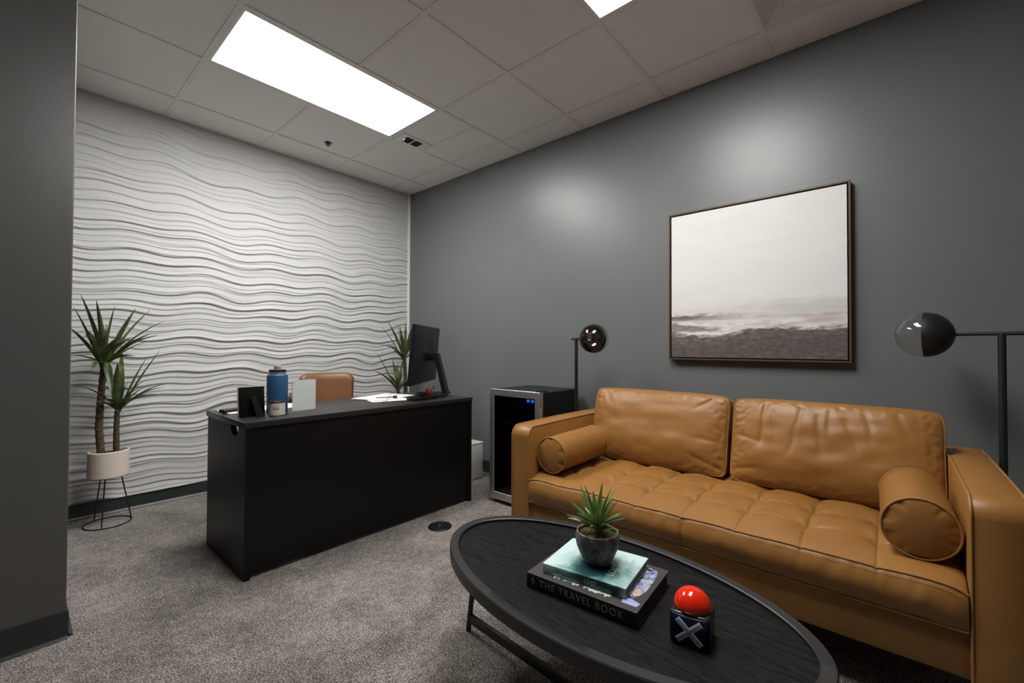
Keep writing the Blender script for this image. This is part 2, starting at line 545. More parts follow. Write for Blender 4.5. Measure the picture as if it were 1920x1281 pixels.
# sprinkler
t = thing('fire_sprinkler', 'small round chrome fire sprinkler in a ceiling tile', 'sprinkler', (-1.137, -0.503, H + 0.003))
t.scale = (1, 1, 0.6)
link('escutcheon', lathe(bmesh.new(), [(0, -0.001), (0.036, -0.002), (0.040, 0.0), (0.036, 0.001), (0, 0.001)], 28), STEEL, t)
bm = bmesh.new()
lathe(bm, [(0, -0.0022), (0.027, -0.0032), (0.027, -0.0026), (0, -0.0020)], 24)
lathe(bm, [(0, 0.0), (0.012, -0.002), (0.012, -0.014), (0.005, -0.018), (0, -0.018)], 16)
tube(bm, [(-0.011, 0, -0.012), (-0.013, 0, -0.026), (0, 0, -0.036)], 0.0025, 6)
tube(bm, [(0.011, 0, -0.012), (0.013, 0, -0.026), (0, 0, -0.036)], 0.0025, 6)
link('head', bm, BLACKMETAL, t)
link('deflector', lathe(bmesh.new(), [(0, -0.036), (0.017, -0.036), (0.017, -0.038), (0, -0.038)], 18), BLACKMETAL, t)

# floor outlet
t = thing('floor_outlet', 'round black cable outlet cover set in the carpet before the desk', 'floor outlet', (-1.035, -1.79, 0.0))
link('cover_plate', lathe(bmesh.new(), [(0, 0.001), (0.069, 0.001), (0.072, 0.003), (0.068, 0.008), (0.052, 0.009), (0.050, 0.0075), (0, 0.0075)], 40), BLACKPLASTIC, t)
link('lock_knob', lathe(bmesh.new(), [(0, 0.007), (0.008, 0.007), (0.008, 0.0105), (0.006, 0.011), (0, 0.011)], 16), STEEL, t)

# ================================================================== DESK
t = thing('office_desk', 'black laminate office desk with a closed front panel', 'desk', (-1.319, -1.30, 0))
hx, hy = 0.734, 0.302
link('desktop', B(-hx, hx, -hy, hy, 0.712, 0.74, 0.002, seg=2), DESKTOP, t)
def side_panel(xa, xb, notch):
    bm = bmesh.new()
    y0, y1, z0, z1 = -hy + 0.001, hy - 0.014, 0.0, 0.712
    pts = [(y0, z0), (y1, z0), (y1, z1)]
    if notch:
        cy, r = -0.150, 0.058
        pts += [(cy + r, z1)] + [(cy + r * math.cos(a), z1 - 0.052 * math.sin(a)) for a in [PI * k / 16 for k in range(1, 16)]] + [(cy - r, z1)]
    pts += [(y0, z1)]
    mt = Matrix(((0, 0, 1, 0), (1, 0, 0, 0), (0, 1, 0, 0), (0, 0, 0, 1)))
    prism(bm, pts, xa, xb, mt)
    return bm
link('side_panel', side_panel(-hx + 0.006, -hx + 0.032, True), DESKM, t, angle=30)
link('side_panel', side_panel(hx - 0.032, hx - 0.006, False), DESKM, t, angle=30)
link('front_panel', B(-hx + 0.032, hx - 0.032, -hy + 0.012, -hy + 0.028, 0.02, 0.712), DESKM, t, smooth=False)
for sx in (-1, 1):
    for sy in (-1, 1):
        link('foot', lathe(bmesh.new(), [(0, 0), (0.012, 0), (0.012, 0.006), (0, 0.006)], 12, (sx * (hx - 0.019), sy * (hy - 0.03), -0.0005)), STEEL, t)

# ---------------- things on the desk
DT = 0.7405
t = thing('photo_frame', 'black photo frame seen from behind, its easel stand out, at the desk corner', 'picture frame', (-1.958, -1.425, DT), 0.02)
tilt = Matrix.Rotation(-0.10, 3, 'X')
bm = bmesh.new(); box(bm, (0, 0.008, 0.076), (0.118, 0.010, 0.152), 0.0015, rot=None)
bmesh.ops.rotate(bm, cent=(0, 0, 0), matrix=tilt, verts=bm.verts)
VELVET = mat('black_felt', (0.003, 0.003, 0.003), 0.85, spec=0.12)
link('back_board', bm, VELVET, t)
bm = bmesh.new()
for c, s in (((0, 0.016, 0.150), (0.124, 0.010, 0.006)), ((0, 0.016, 0.003), (0.124, 0.010, 0.006)), ((-0.059, 0.016, 0.0765), (0.006, 0.010, 0.15)), ((0.059, 0.016, 0.0765), (0.006, 0.010, 0.15))):
    box(bm, c, s, 0.001)
bmesh.ops.rotate(bm, cent=(0, 0, 0), matrix=tilt, verts=bm.verts)
link('front_moulding', bm, mat('cream_moulding', (0.66, 0.60, 0.47), 0.4), t)
bm = bmesh.new()
prism(bm, [(-0.014, 0.105), (0.010, 0.105), (0.038, 0.002), (0.002, 0.002)], -0.0015, 0.0015, Matrix(((1, 0, 0, 0), (0, 0, -1, -0.012), (0, 1, 0, 0), (0, 0, 0, 1))))
for v in bm.verts: v.co.y = -0.006 - (0.105 - v.co.z) * 0.42 + (0.0 if v.co.y > -0.012 else 0.003)
link('easel_leg', bm, VELVET, t)

t = thing('water_bottle', 'blue steel water bottle standing behind the white candle', 'bottle', (-1.812, -1.345, DT))
BLUE = mat('blue_powder_coat', (0.026, 0.092, 0.215), rough=0.42, bstr=0.1, bscale=600)
link('body', lathe(bmesh.new(), [(0, 0.001), (0.050, 0.001), (0.052, 0.006), (0.052, 0.192), (0.049, 0.203), (0.041, 0.209), (0, 0.209)], 40), BLUE, t)
link('steel_neck', lathe(bmesh.new(), [(0.040, 0.208), (0.040, 0.222), (0, 0.222)], 36), STEEL, t)
link('lid_ring', lathe(bmesh.new(), [(0, 0.2205), (0.042, 0.2205), (0.043, 0.223), (0.043, 0.230), (0.040, 0.232), (0, 0.232)], 36), BLACKPLASTIC, t)
link('spout_cap', lathe(bmesh.new(), [(0, 0.2315), (0.017, 0.2315), (0.017, 0.252), (0.015, 0.2545), (0, 0.2545)], 24), mat('translucent_cap', (0.42, 0.41, 0.40), 0.25), t)

t = thing('candle_jar', 'small white candle jar with black lid in front of the blue bottle', 'candle', (-1.857, -1.462, DT))
CREAM = mat('cream_ceramic', (0.60, 0.57, 0.48), rough=0.4)
link('jar', lathe(bmesh.new(), [(0, 0.001), (0.036, 0.001), (0.0385, 0.004), (0.0385, 0.064), (0.036, 0.067), (0, 0.067)], 36), CREAM, t)
link('lid', lathe(bmesh.new(), [(0, 0.0665), (0.039, 0.0665), (0.0395, 0.069), (0.0395, 0.073), (0.037, 0.075), (0, 0.075)], 36), BLACKPLASTIC, t)
# label: wraps the jar front, printed marks on it
ang0 = math.radians(-118)
def onjar(a, z, r=0.0389): return (r * math.cos(a), r * math.sin(a), z)
bm = bmesh.new(); grid(bm, 14, 2, lambda i, j: onjar(ang0 - 0.62 + 1.24 * i / 13, 0.014 + 0.040 * j, 0.0390))
lab = link('label', bm, mat('label_paper', (0.66, 0.64, 0.58), 0.6), t)
INK = mat('black_ink', (0.02, 0.02, 0.02), 0.6)
bm = bmesh.new()
def jarquad(a0, a1, z0, z1): grid(bm, 3, 2, lambda i, j: onjar(a0 + (a1 - a0) * i / 2, z0 + (z1 - z0) * j, 0.0393))
for q in (-0.30, 0.0, 0.30): jarquad(ang0 + q - 0.06, ang0 + q + 0.06, 0.044, 0.049)
for q in range(6): jarquad(ang0 - 0.38 + q * 0.135, ang0 - 0.38 + q * 0.135 + 0.09, 0.032, 0.040)
jarquad(ang0 - 0.30, ang0 + 0.30, 0.024, 0.0252)
link('print', bm, INK, lab, smooth=False)

t = thing('acrylic_sign_holder', 'upright clear acrylic block frame holding a white card, back turned to the room', 'sign holder', (-1.704, -1.428, DT), 0.09)
link('front_pane', B(-0.070, 0.070, -0.010, -0.004, 0.0, 0.180, 0.001), ACRYLIC, t)
link('rear_pane', B(-0.070, 0.070, 0.000, 0.006, 0.0, 0.180, 0.001), ACRYLIC, t)
link('card', B(-0.066, 0.066, -0.0032, -0.0008, 0.008, 0.174), mat('grey_white_card', (0.88, 0.88, 0.87), 0.7), t, smooth=False)
for sx in (-1, 1):
    for z in (0.012, 0.168):
        link('magnet', lathe(bmesh.new(), [(0, 0), (0.0026, 0), (0.0026, 0.0025), (0, 0.0025)], 12, (sx * 0.060, -0.0102, z), Matrix.Rotation(PI / 2, 3, 'X')), STEEL, t)

t = thing('remote_control', 'small black handset lying at the left end of the desk', 'remote control', (-1.962, -1.165, DT), 0.3)
bm = bmesh.new(); box(bm, (0, 0, 0.011), (0.150, 0.045, 0.018), 0.007, 3)
link('body', bm, BLACKPLASTIC, t)
for q in range(4):
    link('button', lathe(bmesh.new(), [(0, 0.019), (0.006, 0.019), (0.005, 0.0225), (0, 0.0225)], 12, (-0.045 + q * 0.026, 0.0, 0)), mat('brass_button', (0.45, 0.33, 0.16), 0.35, metal=0.8), t)

def sheet(name, label, cx, cy, rz, w, d, z, n=1, grp=None):
    bm = bmesh.new()
    for k in range(n):
        rr = Matrix.Rotation(random.uniform(-0.05, 0.05) if k else 0, 3, 'Z')
        box(bm, (random.uniform(-.006, .006) if k else 0, random.uniform(-.006, .006) if k else 0, 0.0007 + k * 0.0012), (w, d, 0.0009), rot=rr)
    o = link(name, bm, PAPER, smooth=False)
    o.location = (cx, cy, z); o.rotation_euler = (0, 0, rz)
    tag(o, label, 'paper', grp)
    return o
sheet('paper_sheet', 'white paper lying behind the photo frame and blue bottle', -1.80, -1.135, 0.05, 0.42, 0.20, DT, 2)
sheet('paper_stack', 'white paper stack spread on the desk at the monitor foot', -1.03, -1.155, 0.35, 0.36, 0.26, DT, 5)
sheet('loose_paper_sheet', 'single white sheet fanned out under the marker, left of the paper stack', -1.085, -1.290, -0.25, 0.26, 0.19, DT, 1)
# marker
t = thing('marker_pen', 'tan marker pen with a black end lying on the white sheets', 'pen', (-1.075, -1.255, DT + 0.0145), -0.65)
TAN = mat('tan_pen_barrel', (0.33, 0.22, 0.13), 0.5)
bm = bmesh.new(); tube(bm, [(-0.065, 0, -0.005), (0.05, 0, 0.0)], 0.0055, 10); link('barrel', bm, TAN, t)
bm = bmesh.new(); tube(bm, [(0.048, 0, 0), (0.075, 0, 0.0)], 0.0100, 12); link('cap', bm, BLACKPLASTIC, t)
bm = bmesh.new()
pts = [(-1.205, -1.43, DT + .002), (-1.16, -1.40, DT + .010), (-1.10, -1.33, DT + .024), (-1.03, -1.25, DT + .032), (-0.98, -1.17, DT + .022), (-0.90, -1.12, DT + .045), (-0.83, -1.10, DT + .085), (-0.785, -1.14, DT + .115)]
tube(bm, pts, 0.0016, 6)
tube(bm, [(-1.212, -1.437, DT + .003), (-1.198, -1.423, DT + .003)], 0.0035, 8)
tag(link('cable', bm, BLACKPLASTIC), 'thin black cable running from the monitor over the papers', 'cable')

# monitor
A = Vector((-1.01, -1.446)); Bp = Vector((-0.452, -1.02))
d2 = (Bp - A).normalized()
mid = (A + Bp) / 2
rz = math.atan2(d2.y, d2.x)
t = thing('computer_monitor', 'large black monitor seen from behind on the right of the desk', 'monitor', (mid.x, mid.y, DT), rz)
ti = Matrix.Rotation(0.075, 3, 'X')       # top leans towards the back
def tilted(bm, cz=0.32):
    bmesh.ops.rotate(bm, cent=(0, 0, cz), matrix=ti, verts=bm.verts)
    return bm
w2, zb, zt = 0.350, 0.095, 0.515
def monitor_back():
    bm = bmesh.new()
    nu, nv = 25, 17
    def f(i, j):
        u = -1 + 2 * i / (nu - 1); v = -1 + 2 * j / (nv - 1)
        d = 0.018 + 0.020 * (1 - u ** 4) * (1 - v ** 4)
        return (u * w2, -d, (zb + zt) / 2 + v * (zt - zb) / 2)
    V = grid(bm, nu, nv, f)
    edge = [V[i][0] for i in range(nu)] + [V[-1][j] for j in range(1, nv)] + [V[i][-1] for i in range(nu - 2, -1, -1)] + [V[0][j] for j in range(nv - 2, 0, -1)]
    back = [bm.verts.new((v.co.x, 0.0, v.co.z)) for v in edge]
    n = len(edge)
    for k in range(n): bm.faces.new((edge[k], edge[(k + 1) % n], back[(k + 1) % n], back[k]))
    bm.faces.new(back)
    bmesh.ops.recalc_face_normals(bm, faces=bm.faces)
    return tilted(bm)
link('back_shell', monitor_back(), BLACKPLASTIC, t)
link('bezel', tilted(B(-w2, w2, 0.0005, 0.008, zb, zt, 0.002)), BLACKPLASTIC, t)
link('screen', tilted(B(-w2 + 0.012, w2 - 0.012, 0.0078, 0.0088, zb + 0.02, zt - 0.012)), mat('dark_screen', (0.008, 0.009, 0.011), 0.12), t, smooth=False)
link('logo', tilted(lathe(bmesh.new(), [(0, 0), (0.018, 0), (0.018, 0.0012), (0.014, 0.0012), (0.014, 0.0006), (0, 0.0006)], 28, (0.10, -0.0375, 0.42), Matrix.Rotation(PI / 2, 3, 'X'))), mat('faint_grey_emblem', (0.06, 0.06, 0.065), 0.35), t)
link('vesa_slot', tilted(B(0.02, 0.032, -0.0405, -0.037, 0.29, 0.40)), BLACKMETAL, t, smooth=False)
bm = bmesh.new()
prism(bm, [(-0.052, 0.0), (0.052, 0.0), (0.040, 0.30), (-0.040, 0.30)], -0.012, 0.020, Matrix(((1, 0, 0, 0.025), (0, 0, 1, 0), (0, 1, 0, 0.012), (0, 0, 0, 1))))
for v in bm.verts: v.co.y -= 0.165 - v.co.z * 0.24
link('stand_column', bm, BLACKPLASTIC, t)
bm = bmesh.new(); box(bm, (0.025, -0.068, 0.285), (0.075, 0.075, 0.055), 0.006)
tube(bm, [(0.062, -0.098, 0.235), (0.088, -0.102, 0.232)], 0.010, 12)
link('tilt_joint', bm, BLACKPLASTIC, t)
bm = bmesh.new(); box(bm, (0.02, -0.075, 0.007), (0.25, 0.20, 0.012), 0.005)
link('base_plate', bm, BLACKPLASTIC, t)
bm = bmesh.new()
t = thing('docking_box', 'low black box lying before the monitor stand', 'box', (-0.925, -1.455, DT), 0.12)
link('case', B(-0.085, 0.125, -0.035, 0.055, 0.001, 0.022, 0.003), BLACKPLASTIC, t)
link('upper_block', B(-0.010, 0.055, -0.010, 0.050, 0.022, 0.046, 0.003), BLACKPLASTIC, t)
t = thing('wire_toy', 'tiny red and blue bent wire ornament next to the monitor foot', 'ornament', (-0.838, -1.428, DT + 0.0235), 0.2)
t.scale = (1.4, 1.4, 1.3)
RED = mat('red_plastic', (0.40, 0.025, 0.015), 0.35); NAVY = mat('blue_plastic', (0.02, 0.035, 0.12), 0.35)
bm = bmesh.new()
pp = []
for k in range(46):
    a = k * 0.62
    pp.append((0.019 * math.cos(a) * (0.6 + 0.4 * math.sin(k * 1.7)), 0.016 * math.sin(a), 0.019 + 0.015 * math.sin(k * 0.93)))
tube(bm, pp, 0.0028, 6); link('red_loops', bm, RED, t)
bm = bmesh.new(); tube(bm, [(0.010, 0, 0.020), (0.022, 0, 0.030), (0.028, 0, 0.030), (0.034, 0.0, 0.028), (0.036, 0.0, 0.044), (0.030, 0, 0.048)], 0.003, 6); link('blue_hook', bm, NAVY, t)

# ---------------- desk chair behind the desk
t = thing('desk_chair', 'brown leather swivel chair behind the desk, only its back showing', 'chair', (-1.185, -0.70, 0), math.radians(-12))
def shell(y_in, zlo, zhi, th, wtop, wbot, arc, name, par):
    bm = bmesh.new()
    nu, nv = 21, 15
    def surf(u, v, o):
        hw = wbot + (wtop - wbot) * v
        x = u * hw
        corner = max(0, abs(u) - 0.72) / 0.28
        z = zlo + (zhi - zlo) * v - (0.045 * corner ** 2 * v) + 0.012 * (1 - u * u) * v * 0
        y = y_in - arc * u * u + 0.05 * v + o
        return (x, y, z)
    def f(i, j):
        u = -1 + 2 * i / (nu - 1)
        if j < nv: v = j / (nv - 1); o = 0.0
        else: v = 1 - (j - nv) / (nv - 1); o = th
        e = 1 - 0.0 * abs(u)
        # rounded edges
        r = min(1, (1 - abs(u)) / 0.08, (1 - v) / 0.07 + 0.15, v / 0.05 + 0.15)
        mid_o = th / 2
        o2 = mid_o + (o - mid_o) * math.sqrt(max(0.0, min(1, r)))
        return surf(u, v, o2)
    grid(bm, nu, 2 * nv, f, closev=True)
    bmesh.ops.remove_doubles(bm, verts=bm.verts, dist=0.0004)
    bmesh.ops.holes_fill(bm, edges=bm.edges, sides=0)
    bmesh.ops.recalc_face_normals(bm, faces=bm.faces)
    return link(name, bm, CHAIRLEATHER, par, angle=60)
shell(0.10, 0.50, 0.895, 0.055, 0.205, 0.175, 0.05, 'backrest', t)
bm = bmesh.new(); box(bm, (0, -0.12, 0.455), (0.50, 0.48, 0.09), 0.035, 4); link('seat', bm, CHAIRLEATHER, t)
for s in (-1, 1):
    bm = bmesh.new()
    k = 0.10 if s < 0 else 0.0
    tube(bm, [(s * 0.235, 0.10, 0.58), (s * 0.275, 0.02, 0.66 + k * 0.6), (s * 0.285, -0.10, 0.66 + k), (s * 0.275, -0.24, 0.63 + k), (s * 0.255, -0.28, 0.46)], [0.020, 0.022, 0.022, 0.020, 0.018], 10)
    link('armrest', bm, CHAIRLEATHER, t)
bm = bmesh.new(); tube(bm, [(0, -0.10, 0.10), (0, -0.10, 0.26)], 0.030, 16); tube(bm, [(0, -0.10, 0.25), (0, -0.10, 0.42)], 0.018, 16)
link('gas_column', bm, STEEL, t)
for k in range(5):
    a = 2 * PI * k / 5 + 0.3
    ca, sa = math.cos(a), math.sin(a)
    bm = bmesh.new(); tube(bm, [(0.02 * ca, -0.10 + 0.02 * sa, 0.115), (0.27 * ca, -0.10 + 0.27 * sa, 0.075)], [0.024, 0.015], 10)
    lg = link('base_leg', bm, STEEL, t)
    c = (0.27 * ca, -0.10 + 0.27 * sa, 0.030)
    bm = bmesh.new(); ax = Vector((-sa, ca, 0))
    tube(bm, [Vector(c) - ax * 0.020, Vector(c) + ax * 0.020], 0.0295, 18); tube(bm, [c, (c[0], c[1], 0.075)], 0.006, 8)
    link('castor', bm, BLACKPLASTIC, lg)

# white box next to the desk
t = thing('white_bin', 'white box standing on the carpet between desk and beverage fridge', 'box', (-0.30, -1.135, 0))
link('body', B(-0.165, 0.165, -0.130, 0.130, 0.002, 0.285, 0.008, seg=3), WHITEBOX, t)
link('lid', B(-0.167, 0.167, -0.132, 0.132, 0.2855, 0.302, 0.006, seg=3), WHITEBOX, t)

# ================================================================== PLANTS
def leaf(bm, base, tip, width, sag, n=12, fold=0.25, twist=0.0, wpos=0.38):
    base, tip = Vector(base), Vector(tip)
    d = tip - base
    L = d.length
    ctrl = base + d * 0.5 + Vector((0, 0, sag * L))
    side0 = d.cross(Vector((0, 0, 1)))
    if side0.length < 0.15 * L: side0 = side0 + Vector((d.y + 0.5 * L, -d.x, 0))
    side0.normalize()
    rows = []
    for i in range(n + 1):
        t = i / n
        p = base * (1 - t) ** 2 + ctrl * 2 * t * (1 - t) + tip * t * t
        tan = ((ctrl - base) * (1 - t) + (tip - ctrl) * t).normalized()
        s = side0 - tan * side0.dot(tan); s.normalize()
        s = Matrix.Rotation(twist, 3, tan) @ s
        nrm = s.cross(tan).normalized()
        if t < wpos: w = width * (0.42 + 0.58 * math.sin(PI / 2 * t / wpos))
        else: w = width * max(0.0, 1 - ((t - wpos) / (1 - wpos)) ** 1.7)
        w = max(w, 0.0006) / 2
        rows.append([bm.verts.new(p - s * w + nrm * w * fold * 1.6), bm.verts.new(p - s * w * 0.5 + nrm * w * fold * 0.5), bm.verts.new(p),
                     bm.verts.new(p + s * w * 0.5 + nrm * w * fold * 0.5), bm.verts.new(p + s * w + nrm * w * fold * 1.6)])
    for a, b in zip(rows, rows[1:]):
        for k in range(4): bm.faces.new((a[k], a[k + 1], b[k + 1], b[k]))

def thick(bm, th):
    bm.normal_update()
    bmesh.ops.solidify(bm, geom=bm.faces[:], thickness=th)

def trunk(name, pts, r, parent):
    bm = bmesh.new()
    P = []
    R = []
    n = 60
    for i in range(n + 1):
        t = i / n * (len(pts) - 1)
        k = min(int(t), len(pts) - 2); q = t - k
        p = Vector(pts[k]).lerp(Vector(pts[k + 1]), smooth01(q))
        P.append(p)
        ringy = (i % 4) / 4
        R.append(r * (1.08 - 0.18 * ringy + 0.08 * nz(i * 0.7, r * 100, 2)) * (1.12 - 0.2 * i / n))
    tube(bm, P, R, 14)
    return link(name, bm, TRUNK, parent, angle=60)

def tall_plant(label, loc, headA, tipsA, headB, tipsB, group=None, rad=0.098, sw=1):
    t = thing('potted_dracaena', label, 'plant', loc, 0, 'potted dracaenas by the white wall')
    # pot: hollow cylinder
    z0, z1 = 0.292, 0.452
    link('pot', lathe(bmesh.new(), [(0, z0), (rad - 0.006, z0), (rad, z0 + 0.006), (rad, z1 - 0.004), (rad - 0.003, z1), (rad - 0.008, z1), (rad - 0.010, z1 - 0.004), (rad - 0.010, z1 - 0.03), (0, z1 - 0.03)], 48), STEMWHITE, t)
    link('soil', lathe(bmesh.new(), [(0, z1 - 0.012), (rad * 0.5, z1 - 0.015), (rad - 0.011, z1 - 0.020), (rad - 0.011, z1 - 0.026), (0, z1 - 0.026)], 32), SOIL, t)
    st = bmesh.new()
    lathe(st, [(0, z0 - 0.005), (rad * 0.72, z0 - 0.005), (rad * 0.72, z0 - 0.001), (0, z0 - 0.001)], 32)
    link('stand_plate', st, BLACKMETAL, t)
    st = bmesh.new()
    R2 = 0.112
    tube(st, [(R2 * math.cos(2 * PI * k / 40), R2 * math.sin(2 * PI * k / 40), 0.004) for k in range(40)], 0.0036, 8, closed=True)
    sd = link('stand_ring', st, BLACKMETAL, t)
    for a in (math.radians(-12), math.radians(-110), math.radians(118)):
        bm = bmesh.new(); tube(bm, [(R2 * math.cos(a), R2 * math.sin(a), 0.004), (rad * 0.62 * math.cos(a), rad * 0.62 * math.sin(a), z0 - 0.003)], 0.0036, 8)
        link('leg', bm, BLACKMETAL, sd)
    trunk('trunk', [(-0.035 * sw, 0, 0.43), (-0.047 * sw, 0.004, 0.60), (-0.042 * sw, -0.002, 0.76), (headA[0], headA[1], headA[2] - 0.02)], 0.0175, t)
    trunk('trunk', [(0.036 * sw, 0.01, 0.43), (0.034 * sw, 0.006, 0.55), (headB[0], headB[1], headB[2] - 0.02)], 0.0145, t)
    for hd, tips in ((headA, tipsA), (headB, tipsB)):
        bm = bmesh.new()
        for q, (x, y, z, wd, sag) in enumerate(tips):
            b = Vector(hd) + Vector((0.010 * math.cos(q * 2.4), 0.010 * math.sin(q * 2.4), -0.035 + 0.004 * q))
            leaf(bm, b, (x, y, z), wd * 0.86, sag, fold=0.30, twist=random.uniform(-0.35, 0.35))
            q2_ = Vector((x, y, z)) - Vector(hd)          # a slimmer leaf between its neighbours
            if q % 2 == 0: leaf(bm, b, Vector(hd) + Matrix.Rotation(0.45, 3, 'Z') @ q2_ * random.uniform(0.70, 0.9) + Vector((0, 0, random.uniform(-0.02, 0.05))), wd * 0.62, sag + 0.05, fold=0.3)
        # young centre leaves
        for q in range(5):
            a = q * 1.26
            leaf(bm, Vector(hd), Vector(hd) + Vector((0.05 * math.cos(a), 0.05 * math.sin(a), 0.17 + 0.02 * q)), 0.020, 0.02)
        thick(bm, 0.0012)
        link('foliage', bm, LEAF, t, angle=70)
    return t

tA = [(-0.145, -0.10, 1.400, .046, .10), (-0.169, -0.02, 1.333, .036, .10), (-0.20, -0.10, 1.215, .046, .14), (-0.058, 0.03, 1.335, .050, .05), (0.022, 0.06, 1.353, .030, .05),
      (0.102, -0.10, 1.335, .052, .06), (0.195, 0.03, 1.340, .034, .10), (0.252, -0.06, 1.262, .040, .16), (0.172, -0.14, 1.178, .046, .14), (0.238, 0.02, 1.170, .040, .20),
      (0.101, -0.12, 1.035, .040, .28), (-0.185, -0.05, 1.040, .034, .20), (-0.097, -0.16, 0.955, .042, .28), (-0.008, -0.15, 0.790, .044, .30),
      (0.03, -0.17, 1.16, .050, .16), (-0.10, 0.10, 1.20, .040, .15), (0.12, 0.11, 1.16, .040, .18), (-0.03, -0.10, 1.17, .052, .08)]
tB = [(0.239, -0.02, 1.070, .034, .06), (0.186, 0.05, 0.880, .030, .22), (0.268, -0.06, 0.848, .034, .24), (0.273, 0.03, 0.818, .030, .26), (0.258, -0.04, 0.775, .034, .30),
      (-0.171, -0.02, 0.865, .030, .26), (-0.100, -0.10, 0.755, .034, .28), (0.022, -0.10, 1.000, .050, .03), (0.052, 0.00, 1.075, .044, .03), (-0.03, -0.12, 0.78, .036, .26),
      (0.11, -0.13, 0.80, .036, .22), (0.06, 0.11, 0.90, .034, .15)]
tall_plant('two-stemmed potted dracaena in a cream pot on a black wire stand, left of the desk', (-2.366, -0.215, 0), (-0.031, 0, 0.973), tA, (0.035, 0, 0.707), tB)
tA2 = [(-0.205, -0.06, 1.346, .046, .08), (-0.204, 0.03, 1.284, .032, .12), (-0.036, 0.03, 1.303, .048, .04), (0.006, -0.05, 1.360, .030, .03), (0.16, -0.02, 1.345, .046, .08),
       (-0.259, -0.03, 1.118, .040, .24), (-0.189, -0.10, 1.052, .036, .28), (-0.12, 0.08, 1.127, .034, .26), (0.130, -0.12, 1.050, .040, .20), (0.17, -0.10, 1.204, .046, .14),
       (0.10, -0.13, 1.26, .046, .08), (0.05, 0.12, 1.20, .040, .16), (0.20, 0.02, 1.14, .040, .18), (0.03, -0.12, 1.30, .042, .05)]
tB2 = [(-0.333, -0.03, 0.887, .042, .20), (-0.258, 0.02, 1.041, .034, .06), (-0.135, -0.04, 0.985, .042, .04), (-0.047, 0.04, 0.930, .034, .04), (-0.02, -0.05, 1.015, .034, .03),
       (0.112, -0.08, 0.850, .036, .14), (0.093, -0.06, 0.794, .032, .18), (-0.16, -0.12, 0.78, .034, .22), (-0.10, 0.12, 0.86, .034, .16)]
tall_plant('two-stemmed potted dracaena in the room corner behind the monitor', (-0.315, -0.345, 0), (0.028, 0, 0.985), tA2, (-0.040, 0, 0.697), tB2, sw=-1)

# ================================================================== FRIDGE
t = thing('beverage_fridge', 'black beverage fridge with a steel framed glass door beside the sofa', 'fridge', (-0.270, -1.925, 0))
# local: front faces -x
fx0, fx1, fy, ft = -0.195, 0.225, 0.226, 0.800
def panelbm(lst):
    bm = bmesh.new()
    for a in lst: B(*a, 0.002, bm=bm, seg=1)
    return bm
link('cabinet', panelbm([(fx0, fx1, -fy, -fy + 0.03, 0.02, ft), (fx0, fx1, fy - 0.03, fy, 0.02, ft), (fx0, fx1, -fy + 0.03, fy - 0.03, ft - 0.035, ft), (fx0, fx1, -fy + 0.03, fy - 0.03, 0.02, 0.06), (fx1 - 0.03, fx1, -fy + 0.03, fy - 0.03, 0.06, ft - 0.035)]), BLACKPLASTIC, t, smooth=False)
link('reflection_liner', B(fx1 - 0.034, fx1 - 0.0305, -fy + 0.032, fy - 0.032, 0.062, ft - 0.037), mat('reflection_grey_blue', (0.05, 0.07, 0.09), 0.5), t, smooth=False)  # added grey-blue back sheet; its colour stands in for reflection in the door glass
for z in (0.20, 0.315, 0.43, 0.56):
    bm = bmesh.new()
    tube(bm, [(fx0 + 0.03, -fy + 0.032, z), (fx0 + 0.03, fy - 0.032, z)], 0.003, 6)
    for q in range(16):
        y = -fy + 0.045 + q * (2 * fy - 0.09) / 15
        tube(bm, [(fx0 + 0.03, y, z), (fx1 - 0.04, y, z)], 0.0015, 4)
    link('wire_shelf', bm, mat('shelf_chrome', (0.35, 0.36, 0.38), 0.3, metal=0.9), t)
for sx in (fx0 + 0.03, fx1 - 0.04):
    for sy in (-fy + 0.03, fy - 0.03):
        link('foot', lathe(bmesh.new(), [(0, 0), (0.016, 0), (0.014, 0.02), (0, 0.02)], 14, (sx, sy, 0.0005)), BLACKPLASTIC, t)
dx0, dx1 = fx0 - 0.042, fx0 - 0.004
door = link('door', panelbm([(dx0, dx1, -fy, -fy + 0.042, 0.028, ft + 0.004), (dx0, dx1, fy - 0.042, fy, 0.028, ft + 0.004), (dx0, dx1, -fy + 0.042, fy - 0.042, ft - 0.042, ft + 0.004), (dx0, dx1, -fy + 0.042, fy - 0.042, 0.028, 0.080)]), STEEL, t)
link('glass_pane', B(dx0 + 0.006, dx0 + 0.010, -fy + 0.0425, fy - 0.0425, 0.0805, ft - 0.0425), FRIDGEGLASS, door, smooth=False)
link('handle', B(dx0 + 0.004, dx0 + 0.020, -fy - 0.008, -fy - 0.0005, 0.50, 0.70, 0.002), STEEL, door)
link('hinge', B(dx0 + 0.006, fx0 + 0.05, -fy + 0.002, -fy + 0.035, ft + 0.0045, ft + 0.012, 0.002), BLACKPLASTIC, t)
link('vent_strip', panelbm([(dx1 - 0.012, dx1 - 0.003, fy - 0.14 + q * 0.022, fy - 0.125 + q * 0.022, ft + 0.0042, ft + 0.008) for q in range(5)]), BLACKPLASTIC, t)
# display: lit digits behind the glass
disp = link('display', B(dx1 + 0.001, fx0 + 0.001, -0.165, -0.080, ft - 0.078, ft - 0.052), BLACKPLASTIC, t, smooth=False)
mtx = frame(dx1 - 0.0005, -0.083, ft - 0.064, (0, -1, 0), (0, 0, 1))
text_obj('digits', '38 38', 0.026, BLUELED, disp, mtx, 0.0003, 1.1)
link('rating_label', B(fx0 + 0.065, fx0 + 0.066, -0.05, 0.10, 0.085, 0.155), mat('grey_label', (0.4, 0.42, 0.42), 0.6), t, smooth=False)

